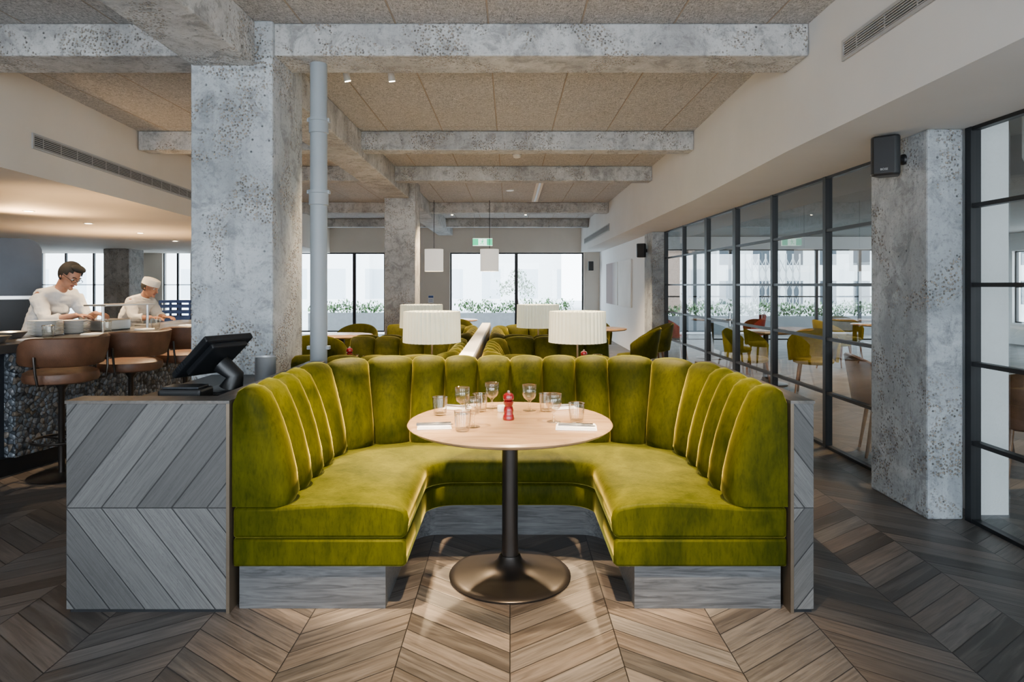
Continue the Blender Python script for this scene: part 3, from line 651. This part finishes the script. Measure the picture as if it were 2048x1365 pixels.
for s in (-.27,.27): build('post', MB().lathe([(0,.001),(.012,.001),(.012,.2349),(0,.2349)], 0.08, s, 0, 12), STEEL, r, local=True)
r = thing('gastro_tray', CT(-.46,1.36,.9705), 'steel serving tray under the hands of the first chef', 'tray', None, BA)
build('tray_body', MB().box(-.15,.09,-.16,.16,0,.10), STEEL, r, local=True, smooth=False, bevel=.008)
# oven hood
def rbox(x0, x1, y0, y1, z0, z1, rad, n=8):
    pts = []
    for cx, cz, a0 in ((x1-rad, z1-rad, 0), (x0+rad, z1-rad, PI/2)):
        for i in range(n+1):
            a = a0+PI/2*i/n; pts.append((cx+rad*math.cos(a), cz+rad*math.sin(a)))
    pts += [(x0,z0),(x1,z0)]
    return MB().loft([[(x,y,z) for x, z in pts] for y in (y0,y1)])
r = thing('oven', (-4.93,6.85,0), 'dark steel oven with rounded hood at far left', 'oven', None, .66)
ho = build('oven_hood', rbox(-2.0,0,0,1.0,1.25,1.88,.14), DSTEEL, r, local=True); build('hood_rim', MB().box(-2.01,.01,-.012,1.0,1.25,1.285), STEEL, ho, local=True, smooth=False)
build('oven_body', MB().box(-1.9,-.04,.08,1.0,.12,1.2499), BLACK, r, local=True, smooth=False); build('plinth', MB().box(-1.88,-.08,.12,.96,0,.1199), DSTEEL, r, local=True, smooth=False)
build('flue', MB().lathe([(0,1.8801),(.14,1.8801),(.14,2.295),(0,2.295)], -1.0, .5, 0, 24), DSTEEL, r, local=True)
r = thing('prep_bench', (-4.06,8.15,0), 'steel prep bench in front of the capped chef', 'bench')
build('bench_top', MB().box(-4.42,-3.75,7.65,8.75,.89,.93), STEEL, r, smooth=False, bevel=.005)
for x in (-4.36,-3.81):
    for y in (7.72,8.68): build('leg', MB().box(x-.02,x+.02,y-.02,y+.02,0,.8899), STEEL, r, smooth=False)
def crate(loc):
    r = thing('crate', loc, '', 'crate', 'blue plastic crates')
    m = MB().box(-.22,.22,-.16,.16,0,.02)
    for z0, z1 in ((.02,.07),(.11,.15),(.19,.23),(.26,.295)):
        m.box(-.22,-.20,-.16,.16,z0,z1).box(.20,.22,-.16,.16,z0,z1).box(-.20,.20,-.16,-.14,z0,z1).box(-.20,.20,.14,.16,z0,z1)
    for x in (-.22,-.075,.055,.20):
        for y in (-.159,.141): m.box(x,x+.02,y,y+.018,.02,.295)
    build('crate_body', m, BLUE, r, local=True, smooth=False); return r
cr = crate((-4.72,9.3,0)); cr['label'] = 'bottom blue crate in the stack behind the capped chef'
for k, lb in ((1,'second blue crate from the floor behind the capped chef'),(2,'third blue crate from the floor behind the capped chef'),(3,'topmost blue crate behind the capped chef')): dup(cr, (-4.72,9.3,.2952*k), lb)

# ------------------------------------------------------------------ people
def voxel(mb, size, name, it=4):
    me = bpy.data.meshes.new(name+'_tmp'); me.from_pydata([tuple(p) for p in mb.v], [], mb.f)
    bm = bmesh.new(); bm.from_mesh(me); bmesh.ops.recalc_face_normals(bm, faces=bm.faces); bm.to_mesh(me); bm.free()
    o = bpy.data.objects.new(name+'_tmp', me); C.objects.link(o)
    a = o.modifiers.new('r', 'REMESH'); a.mode = 'VOXEL'; a.voxel_size = size
    s = o.modifiers.new('s', 'SMOOTH'); s.factor = .5; s.iterations = it
    dg = bpy.context.evaluated_depsgraph_get(); dg.update()
    res = bpy.data.meshes.new_from_object(o.evaluated_get(dg)); bpy.data.objects.remove(o)
    m = MB(); m.v = [tuple(v.co) for v in res.vertices]; m.f = [tuple(p.vertices) for p in res.polygons]
    bpy.data.meshes.remove(res); return m
def hand(mb, wrist, d, side, nrm, s=1.0):
    wrist = Vector(wrist); d = Vector(d).normalized(); nrm = Vector(nrm); nrm = (nrm-d*nrm.dot(d)).normalized(); sd = d.cross(nrm)*side
    R = Matrix((d, sd, nrm)).transposed()
    mb.ell(wrist+d*.05*s, (.055*s,.042*s,.017*s), R)
    for k, (off, L) in enumerate(((-.031,.062),(-.010,.076),(.011,.080),(.031,.070))):
        b = wrist+d*.085*s+sd*off*s; q = [b]
        for j, (seg, ang) in enumerate(((.45,.25),(.32,.75),(.23,1.2))):
            q.append(q[-1]+(d*math.cos(ang)+nrm*math.sin(ang))*L*seg*s)
        mb.tube(q, [.0095*s,.009*s,.008*s,.0065*s], 8)
    b = wrist+d*.03*s+sd*.036*s
    mb.tube([b, b+d*.03*s+sd*.022*s+nrm*.006, b+d*.058*s+sd*.026*s+nrm*.022], [.012*s,.010*s,.008*s], 8)
def fold(mb, seed, amp=.009):
    from mathutils import noise as NZ
    out = []
    for p in mb.v:
        v = Vector(p); n = NZ.noise_vector(Vector((v.x*9+seed, v.y*9, v.z*16)))+NZ.noise_vector(Vector((v.x*18, v.y*18+seed, v.z*30)))*.5
        out.append(tuple(v+n*amp))
    mb.v = out; return mb
def person(label, P, f, up, cap=False, glasses=False):
    base = Vector((P['pelvis'][0], P['pelvis'][1], 0)); r = thing('person', base, label, 'person')
    V = {k: (Vector(v) if not isinstance(v, list) else [Vector(q) for q in v]) for k, v in P.items()}
    f = Vector(f).normalized(); u = Vector(up); u = (u-f*u.dot(f)).normalized(); rt = f.cross(u); c = V['head']
    R = Matrix((f, rt, u)).transposed()
    sd = (V['armR'][0]-V['armL'][0]).normalized()
    b = MB()
    b.tube([V['pelvis']-Vector((0,0,.06)), V['pelvis'], V['waist'], V['chest'], V['neck']], [.12,.135,.12,.135,.07], 16, ref=sd, flat=.8)
    b.tube([V['armL'][0], V['chest'].lerp(V['neck'], .5), V['armR'][0]], [.062,.085,.062], 14)
    b.tube([V['neck']-u*.04, V['neck'], c-u*.05-f*.02], [.065,.055,.052], 14)
    b.ell(c+u*.022-f*.008, (.098,.076,.098), R); b.ell(c-u*.045+f*.022, (.068,.058,.07), R); b.ell(c+u*.0+f*.05, (.045,.06,.05), R)
    b.tube([c+f*.088+u*.018, c+f*.108-u*.012, c+f*.118-u*.026, c+f*.09-u*.034], [.008,.010,.014,.010], 8)
    b.ell(c+f*.085+u*.028, (.012,.05,.009), R); b.ell(c+f*.086-u*.088, (.018,.024,.018), R)
    for s in (-1,1): b.ell(c+rt*.077*s-f*.008-u*.005, (.019,.012,.032), R)
    for k, sgn in (('armR',1),('armL',-1)):
        a = V[k]; b.tube([a[0], a[0].lerp(a[1],.5), a[1], a[1].lerp(a[2],.4), a[2]], [.052,.048,.040,.038,.027], 12)
        hand(b, a[2], V[k+'d'], -sgn, Vector((0,0,-1)))
    for k in ('legR','legL'):
        a = V[k]; b.tube([a[0], a[0].lerp(a[1],.4), a[1], a[1].lerp(a[2],.35), a[2]], [.085,.078,.056,.052,.036], 14)
        ff = Vector((f.x,f.y,0)).normalized(); b.ell(a[2]+ff*.07-Vector((0,0,a[2].z-.04)), (.13,.045,.04), Matrix((ff, Vector((-ff.y,ff.x,0)), Vector((0,0,1)))).transposed())
    bd = build('body', voxel(b, .0065, 'body'), SKIN, r, ang=180)
    j = MB(); e = .022
    j.tube([V['pelvis']-Vector((0,0,.16)), V['pelvis'], V['waist'], V['chest'], V['neck']-u*.015], [.158,.155+e*.5,.138+e,.146+e,.085], 18, ref=sd, flat=.86)
    j.tube([V['armL'][0], V['chest'].lerp(V['neck'], .5), V['armR'][0]], [.07+e*.6,.095+e*.6,.07+e*.6], 14)
    for k in ('armR','armL'):
        a = V[k]; q = a[1].lerp(a[2], .45); j.tube([a[0], a[0].lerp(a[1],.5), a[1], q], [.072,.068,.062,.058], 12)
    jk = build('jacket', fold(voxel(j, .008, 'jacket', 3), V['head'].x), COAT, r, ang=180)
    build('collar', MB().tube([V['neck']+(f*math.cos(t)+rt*math.sin(t))*.068 for t in [k*2*PI/20 for k in range(20)]], .012, 8, closed=True, ref=u), COAT, jk)
    t = MB()
    for k in ('legR','legL'):
        a = V[k]; t.tube([a[0]+Vector((0,0,.04)), a[0].lerp(a[1],.4), a[1], a[1].lerp(a[2],.35), a[2]+Vector((0,0,.01))], [.11,.10,.082,.078,.07], 14)
    t.ell(V['pelvis']-Vector((0,0,.03)), (.14,.17,.1))
    build('trousers', voxel(t, .009, 'trousers', 3), TROU, r, ang=180)
    ey = MB(); pu = MB()
    for s in (-1,1):
        ey.ell(c+f*.083+rt*.031*s+u*.008, (.012,.014,.009), R, 10, 8); pu.ell(c+f*.0935+rt*.031*s+u*.006, (.003,.006,.006), R, 8, 6)
    eo = build('eyes', ey, EYEW, r); build('pupils', pu, HAIR, eo)
    build('mouth', MB().ell(c+f*.0895-u*.057, (.009,.024,.0065), R), LIP, r)
    build('eyebrows', MB().tube([c+f*.094+rt*.014+u*.030, c+f*.092+rt*.03+u*.036, c+f*.082+rt*.047+u*.032], .004, 6).tube([c+f*.094-rt*.014+u*.030, c+f*.092-rt*.03+u*.036, c+f*.082-rt*.047+u*.032], .004, 6), HAIR, r)
    hk = (lambda q: q.z < .05 and q.x < .020 and q.z > -.075) if cap else (lambda q: (q.z > .034 or (q.x < .012 and q.z > -.085) or (q.x < .05 and q.z > .0)) and not (q.x > .074 and q.z < .058))
    hb = MB().ell(c+u*.026-f*.010, (.113,.092,.116), R, 36, 28, keep=hk)
    if not cap: hb.ell(c+u*.108+f*.040, (.058,.070,.032), R)
    build('hair', hb, HAIR, r)
    if cap:
        n = 28; rings = []
        for z, k in ((.03,1.02),(.085,1.0),(.105,.93),(.118,.6),(.12,.02)):
            rings.append([c+u*z+f*(.112*k*math.cos(2*PI*i/n)-.012)+rt*(.092*k*math.sin(2*PI*i/n)) for i in range(n)])
        build('cap', MB().loft(rings, True, False), COAT, r)
    if glasses:
        g = MB()
        for s in (-1,1):
            cc = c+f*.108+rt*.033*s+u*.006
            g.tube([cc+rt*.025*math.cos(k*PI/10)+u*.018*math.sin(k*PI/10) for k in range(20)], .0022, 6, closed=True, ref=f)
            g.tube([cc+rt*.025*s, c+rt*.082*s+f*.02+u*.01, c+rt*.083*s-f*.02+u*.005], .0022, 6)
        g.tube([c+f*.108+rt*.008+u*.008, c+f*.108-rt*.008+u*.008], .0022, 6)
        build('glasses', g, BLACKP, r)
    return r
person('dark haired chef in white jacket and glasses bending over the bar', dict(
    pelvis=(-4.49,6.22,.93), waist=(-4.46,6.22,1.06), chest=(-4.38,6.21,1.21), neck=(-4.29,6.20,1.345), head=(-4.185,6.18,1.485),
    armR=[(-4.38,6.03,1.28),(-4.22,5.92,1.06),(-3.98,5.98,1.12)], armL=[(-4.26,6.37,1.28),(-4.12,6.33,1.06),(-3.92,6.16,1.13)], armRd=(.95,.2,-.1), armLd=(.9,-.35,-.1),
    legR=[(-4.52,6.13,.88),(-4.48,6.11,.48),(-4.50,6.11,.08)], legL=[(-4.46,6.31,.88),(-4.42,6.31,.48),(-4.44,6.31,.08)]), (.80,-.24,-.58), (.4,0,1), glasses=True)
person('chef in white jacket and white skull cap working beside the blue crates', dict(
    pelvis=(-4.83,8.25,.86), waist=(-4.80,8.24,.98), chest=(-4.71,8.22,1.12), neck=(-4.62,8.21,1.24), head=(-4.53,8.19,1.365),
    armR=[(-4.70,8.04,1.17),(-4.60,7.96,.99),(-4.42,8.02,.995)], armL=[(-4.63,8.39,1.17),(-4.52,8.36,.99),(-4.38,8.24,.995)], armRd=(.95,.15,-.05), armLd=(.95,-.2,-.05),
    legR=[(-4.85,8.16,.82),(-4.80,8.15,.46),(-4.85,8.15,.08)], legL=[(-4.81,8.34,.82),(-4.76,8.34,.46),(-4.81,8.34,.08)]), (.90,-.20,-.34), (.3,0,1), cap=True)

# ------------------------------------------------------------------ fixtures
r = thing('drain_pipe', (-1.28,4.35,0), 'grey painted vertical drain pipe beside the near concrete column', 'pipe')
build('pipe', MB().lathe([(0,0),(.056,0),(.056,2.877),(0,2.877)], -1.28, 4.35, 0, 28), PIPE, r)
for z in (2.46,1.98): build('pipe_joint', MB().lathe([(.0561,z-.05),(.064,z-.045),(.064,z+.03),(.069,z+.033),(.069,z+.05),(.0561,z+.052)], -1.28, 4.35, 0, 28, wrap=True), PIPE, r)
for z in (2.50,2.02,.98): build('bracket', MB().box(-1.355,-1.205,4.33,4.37,z-.012,z+.012), PIPE, r, smooth=False, bevel=.003)

def grille(label, p0, p1, z0, z1, nrm, n=None):
    p0 = Vector((*p0,0)); p1 = Vector((*p1,0)); d = p1-p0; L = d.length; d.normalize(); nrm = Vector((*nrm,0)); a = math.atan2(d.y, d.x)
    r = thing('air_grille', ((p0+p1)/2+Vector((0,0,z0))), label, 'vent'); R = RZ(a); mid = (p0+p1)/2+Vector((0,0,(z0+z1)/2)); h = z1-z0
    s = 1 if (R@Vector((0,1,0))).dot(nrm) > 0 else -1
    def ob(m, cx, cz, sx, sz, dep, off): m.obox(mid+R@Vector((cx, s*off, cz)), (sx,dep,sz), R)
    m = MB(); ob(m, 0, 0, L-.01, h-.01, .004, .0025); build('backing', m, DARK, r, smooth=False)
    m = MB(); ob(m, 0, h/2-.009, L, .018, .012, .0065); ob(m, 0, -h/2+.009, L, .018, .012, .0065); ob(m, L/2-.009, 0, .018, h-.036, .012, .0065); ob(m, -L/2+.009, 0, .018, h-.036, .012, .0065); fr = build('frame', m, GRIL, r, smooth=False)
    m = MB()
    for k in range(6): ob(m, 0, -h/2+.018+(h-.036)*(k+.5)/6, L-.037, .006, .006, .0085)
    k = int(L/.25)
    for i in range(k): ob(m, -L/2+.02+(L-.04)*(i+.5)/k, 0, .006, h-.037, .004, .0075)
    build('slats', m, GRIL, fr, smooth=False)
grille('long air grille in the cream bulkhead above the bar', (LP(5.33)+.002,5.33), (LP(9.6)+.002,9.6), 2.52, 2.65, (1,0))
grille('air grille high on the right bulkhead near the top edge', (1.928,2.1), (1.928,3.757), 2.69, 2.81, (-1,0))
grille('distant air grille on the right bulkhead', (2.018,13.2), (2.018,17.6), 2.50, 2.65, (-1,0))

def speaker(loc, w, h, d, rz, label, wallp, logo=False):
    r = thing('wall_speaker', loc, label, 'speaker', None, rz)
    pr = [(-w/2,-d*.3),(-w/2*.72,-d/2),(w/2*.72,-d/2),(w/2,-d*.3),(w/2*.7,d/2),(-w/2*.7,d/2)]
    ca = build('cabinet', MB().prism(pr, -h/2, h/2), BLACKP, r, local=True, smooth=False, bevel=.012)
    build('speaker_mesh', MB().prism([(-w*.34,-d/2-.004),(w*.34,-d/2-.004),(w*.34,-d/2),(-w*.34,-d/2)], -h*.44, h*.44), BLACK, ca, local=True, smooth=False)
    v = RZ(-rz) @ (Vector(wallp)-Vector(loc)); q = v.normalized()*(w*.40)
    build('bracket', MB().tube([q, v], .018, 8).ell(v, (.02,.035,.035), RZ(math.atan2(v.y, v.x)), 12, 8), BLACKP, r, local=True)
    if logo:
        cu = bpy.data.curves.new('t', 'FONT'); cu.body = 'BOSE'; cu.size = .018; cu.align_x = 'CENTER'; cu.extrude = .0008
        to = bpy.data.objects.new('t', cu); C.objects.link(to); dg = bpy.context.evaluated_depsgraph_get(); dg.update()
        me = bpy.data.meshes.new_from_object(to.evaluated_get(dg)); bpy.data.objects.remove(to)
        o = bpy.data.objects.new('lettering', me); C.objects.link(o); me.materials.clear(); me.materials.append(GRIL); o.parent = ca; o.location = (0,-d/2-.0055,-h*.38); o.rotation_euler = (PI/2,0,0)
    return r
speaker((2.335,4.03,2.195), .165, .245, .14, -.70, 'black wall speaker high on the right hand concrete column', (2.48,4.10,2.19), True)
speaker((2.38,11.75,2.02), .17, .25, .16, -.5, 'small black speaker on the far concrete column', (2.483,11.8,2.02))
speaker((2.27,18.3,1.93), .16, .26, .15, 0, 'small black speaker on the back wall beside the painting', (2.27,18.495,1.93))

r = thing('painting', (2.53,15.2,.92), 'pale abstract painting in two panels on the right wall', 'painting')
build('canvas', MB().box(2.515,2.5495,13.55,15.15,.92,1.94), CANW, r, smooth=False, bevel=.004); build('canvas', MB().box(2.515,2.5495,15.25,17.0,.92,1.94), CANV, r, smooth=False, bevel=.004)

def spot_fix(loc, label, aim=(0,0,-1)):
    r = thing('ceiling_spotlight', loc, label, 'spotlight', 'white ceiling spotlights'); a = Vector(aim).normalized()
    build('mount', MB().box(-.07,.03,-.02,.02,-.03,0), WPLAST, r, local=True, smooth=False, bevel=.003)
    sh = build('spot_head', MB().tube([Vector((0,0,-.0305)), Vector((0,0,-.033))+a*.01, Vector((0,0,-.033))+a*.085], [.010,.024,.027], 18), WPLAST, r, local=True, ang=50)
    q = Vector((0,0,-.033))+a*.086; build('lens', MB().tube([q, q+a*.004], .022, 18), LENS, sh, local=True)
    return r
def spot(loc, tgt, W, ang=60, col=(1,.72,.42), blend=.6, rad=.05):
    l = bpy.data.lights.new('spot', 'SPOT'); l.energy = W; l.spot_size = math.radians(ang); l.spot_blend = blend; l.color = col; l.shadow_soft_size = rad
    o = bpy.data.objects.new('spot', l); C.objects.link(o); o.location = loc
    o.rotation_euler = (Vector(tgt)-Vector(loc)).to_track_quat('-Z','Y').to_euler(); return o
def point(loc, W, col=(1,.8,.52), rad=.05):
    l = bpy.data.lights.new('point', 'POINT'); l.energy = W; l.color = col; l.shadow_soft_size = rad
    o = bpy.data.objects.new('point', l); C.objects.link(o); o.location = loc; return o
CZ = 3.0895
for x, y, lb, aim in ((-1.27,5.0,'white ceiling spotlight beside the grey pipe',(.2,.3,-1)),(-.92,5.0,'second white ceiling spotlight right of the grey pipe',(.1,.3,-1)),(.44,4.72,'white ceiling spotlight behind the near cross beam right of centre',(-.2,.3,-1)),(-1.35,9.9,'far ceiling spotlight left of the smoke detector',(0,0,-1)),(-1.0,9.9,'far ceiling spotlight nearest the smoke detector',(0,0,-1)),(-1.3,14.6,'ceiling spotlight near the exit sign',(0,0,-1)),(.35,14.6,'ceiling spotlight above the wide back window',(0,0,-1))): spot_fix((x,y,CZ), lb, aim)
r = thing('smoke_detector', (.09,8.4,CZ), 'round white smoke detector on the ceiling', 'smoke detector'); db = build('detector_body', MB().lathe([(0,0),(.055,0),(.055,-.02),(.048,-.04),(.03,-.05),(0,-.05)], n=28), WPLAST, r, local=True); build('detector_ring', MB().lathe([(.0552,-.001),(.062,-.001),(.062,-.012),(.0552,-.012)], n=28, wrap=True), GRIL, db, local=True)
r = thing('ceiling_disc', (0,11.5,CZ), 'small white disc fitting on the ceiling behind the third beam', 'fitting'); build('disc', MB().lathe([(0,0),(.07,0),(.065,-.025),(0,-.03)], n=24), WPLAST, r, local=True)
r = thing('light_track', (.48,11.2,3.09), 'short pale track fitting on the ceiling between two far beams', 'light track'); build('track', MB().box(-.06,.06,-1.5,1.5,-.07,0), CREAM, r, local=True, smooth=False, bevel=.004); build('track_slot', MB().box(-.02,.02,-1.45,1.45,-.074,-.0701), GRIL, r, local=True, smooth=False)
for i, (x, y) in enumerate(((-5.85,7.9),(-6.16,9.5),(-6.4,11.25),(-6.85,13.3))):
    r = thing('downlight', (x,y,2.2995), 'recessed downlight over the kitchen, %s' % ('nearest at the left edge','second from the left edge','third from the left edge','nearest the concrete column')[i], 'downlight', 'kitchen downlights')
    tr = build('trim_ring', MB().lathe([(.045,0),(.065,0),(.065,-.006),(.045,-.006)], n=24, wrap=True), WPLAST, r, local=True); build('lens', MB().lathe([(0,0),(.0448,0),(.0448,-.005),(0,-.005)], n=24), LENS, tr, local=True)
    spot((x,y,2.285), (x+.25,y,0), 380, 130, rad=.04)
spot((-4.5,5.8,2.285), (-4.0,6.0,1), 80, 90); spot((-4.6,7.7,2.285), (-4.3,8.1,1), 80, 90); spot((-3.95,5.2,2.285), (-3.9,5.4,1), 70, 70)
spot((-5.9,7.9,1.92), (-5.5,7.9,3), 120, 160, (1,.60,.26)); spot((-6.6,11.0,1.2), (-6.4,11,3), 230, 150, (1,.60,.26)); spot((-4.4,6.6,1.3), (-4.6,6.8,3), 60, 120, (1,.60,.26))  # upward spots added to brighten the kitchen soffit, no fixtures here
for i, (x, lb) in enumerate(((-1.52,'white drum pendant beside the far concrete column'),(-.41,'white drum pendant in front of the wide back window'))):
    r = thing('pendant_lamp', (x,13.0,CZ), lb, 'pendant lamp', 'white drum pendants')
    build('cord', MB().tube([(0,0,-.001),(0,0,-.96)], .006, 8), BLACK, r, local=True)
    build('drum_shade', MB().lathe([(.185,-1.42),(.185,-.98),(.181,-.98),(.181,-1.42)], n=40, wrap=True).lathe([(0,-.985),(.181,-.985),(.181,-.98),(0,-.98)], n=40), LINEN, r, local=True)
    point((x,13,CZ-1.25), 25)
r = thing('exit_sign', (-.59,14.0,2.24), 'green lit exit sign hanging before the back windows', 'sign')
sp_ = build('sign_panel', MB().box(-.80,-.38,13.98,14.02,2.24,2.40), SIGNW, r, smooth=False)
g = MB().box(-.80,-.68,13.972,13.979,2.25,2.39).box(-.50,-.38,13.972,13.979,2.25,2.39)
g.ell((-.585,13.976,2.37), (.013,.003,.013), None, 10, 6).tube([(-.585,13.976,2.352),(-.60,13.976,2.31)], .012, 6).tube([(-.60,13.976,2.31),(-.575,13.976,2.29),(-.58,13.976,2.262)], .007, 6).tube([(-.60,13.976,2.31),(-.62,13.976,2.285),(-.645,13.976,2.285)], .007, 6).tube([(-.59,13.976,2.345),(-.56,13.976,2.325)], .006, 6).tube([(-.59,13.976,2.345),(-.625,13.976,2.335)], .006, 6)
build('pictogram', g, GREENL, sp_, smooth=False)
build('hanger', MB().tube([(-.77,14,2.4),(-.77,14,3.09)], .005, 6).tube([(-.41,14,2.4),(-.41,14,3.09)], .005, 6), STEEL, r)
r = thing('wall_notice', (-2.25,18.49,.98), 'small white notice on the wall between the back windows', 'notice'); ss = build('sheet', MB().box(-2.33,-2.17,18.488,18.4995,.88,1.10), PAPER, r, smooth=False); build('print', MB().box(-2.32,-2.18,18.486,18.4879,1.03,1.09).box(-2.31,-2.2,18.486,18.4879,.97,.98).box(-2.31,-2.2,18.486,18.4879,.93,.94), INK, ss, smooth=False)
tag(build('white_duct', MB().tube([(3.62,4.55,2.62),(3.62,4.55,2.3),(3.66,4.55,2.22),(3.75,4.55,2.2),(3.95,4.55,2.2),(4.02,4.55,2.24),(4.05,4.55,2.3),(4.05,4.55,2.62)], .03, 12), WPLAST), 'white pipe bending below the ceiling beyond the near glazed screen', 'pipe')

# ------------------------------------------------------------------ lights
w = bpy.data.worlds.new('world'); S.world = w; w.use_nodes = True
wn = w.node_tree; bg = wn.nodes['Background']
gr = wn.nodes.new('ShaderNodeTexCoord'); sp = wn.nodes.new('ShaderNodeSeparateXYZ'); rp = wn.nodes.new('ShaderNodeValToRGB')
wn.links.new(gr.outputs['Generated'], sp.inputs[0]); wn.links.new(sp.outputs[2], rp.inputs[0])
rp.color_ramp.elements[0].color = (.84,.92,1,1); rp.color_ramp.elements[1].color = (.62,.81,1,1)
wn.links.new(rp.outputs[0], bg.inputs[0]); bg.inputs[1].default_value = 12.5
spot((.05,2.75,3.05), (.0,3.2,.7), 640, 44)
spot((-.85,2.4,3.05), (-.62,3.35,.45), 2300, 33); spot((.85,2.4,3.05), (.70,3.35,.45), 1500, 33)
spot((.1,1.5,3.05), (.1,2.2,0), 1250, 54, (1,.72,.42), 1.0)
spot((-1.27,5.0,2.92), (-.8,5.0,.7), 550, 75); spot((.44,4.72,2.92), (.35,4.6,.7), 600, 75); spot((-.92,5.0,2.92), (-.55,4.1,.9), 1900, 34); spot((.9,5.0,2.92), (.55,4.1,.9), 1300, 36)
for x, y in ((-.9,8.2),(.9,8.2),(-.9,11.0),(.9,11.5),(-3.0,7.0),(-3.2,11),(0,14.5)): spot((x,y,2.95), (x,y,0), 820, 100)
for x, y in ((-.66,5.5),(.57,5.5),(-1.0,7.35),(.32,7.4)): point((x,y,ZT+.36), 12, rad=.03)
for x, y in ((4.2,6.5),(6.5,9.5),(4.2,10.5)): spot((x,y,2.58), (x,y,0), 380, 110, (1,.66,.34))

# ------------------------------------------------------------------ camera
cam = bpy.data.cameras.new('camera'); co = bpy.data.objects.new('camera', cam); C.objects.link(co)
cam.sensor_width = 36; cam.lens = F/2048*36; cam.shift_x = (1024-VX)/2048; cam.shift_y = -(682.5-VY)/2048
co.location = (0,0,EYE); co.rotation_euler = (PI/2,0,0); cam.clip_start = .05; cam.clip_end = 200
S.camera = co
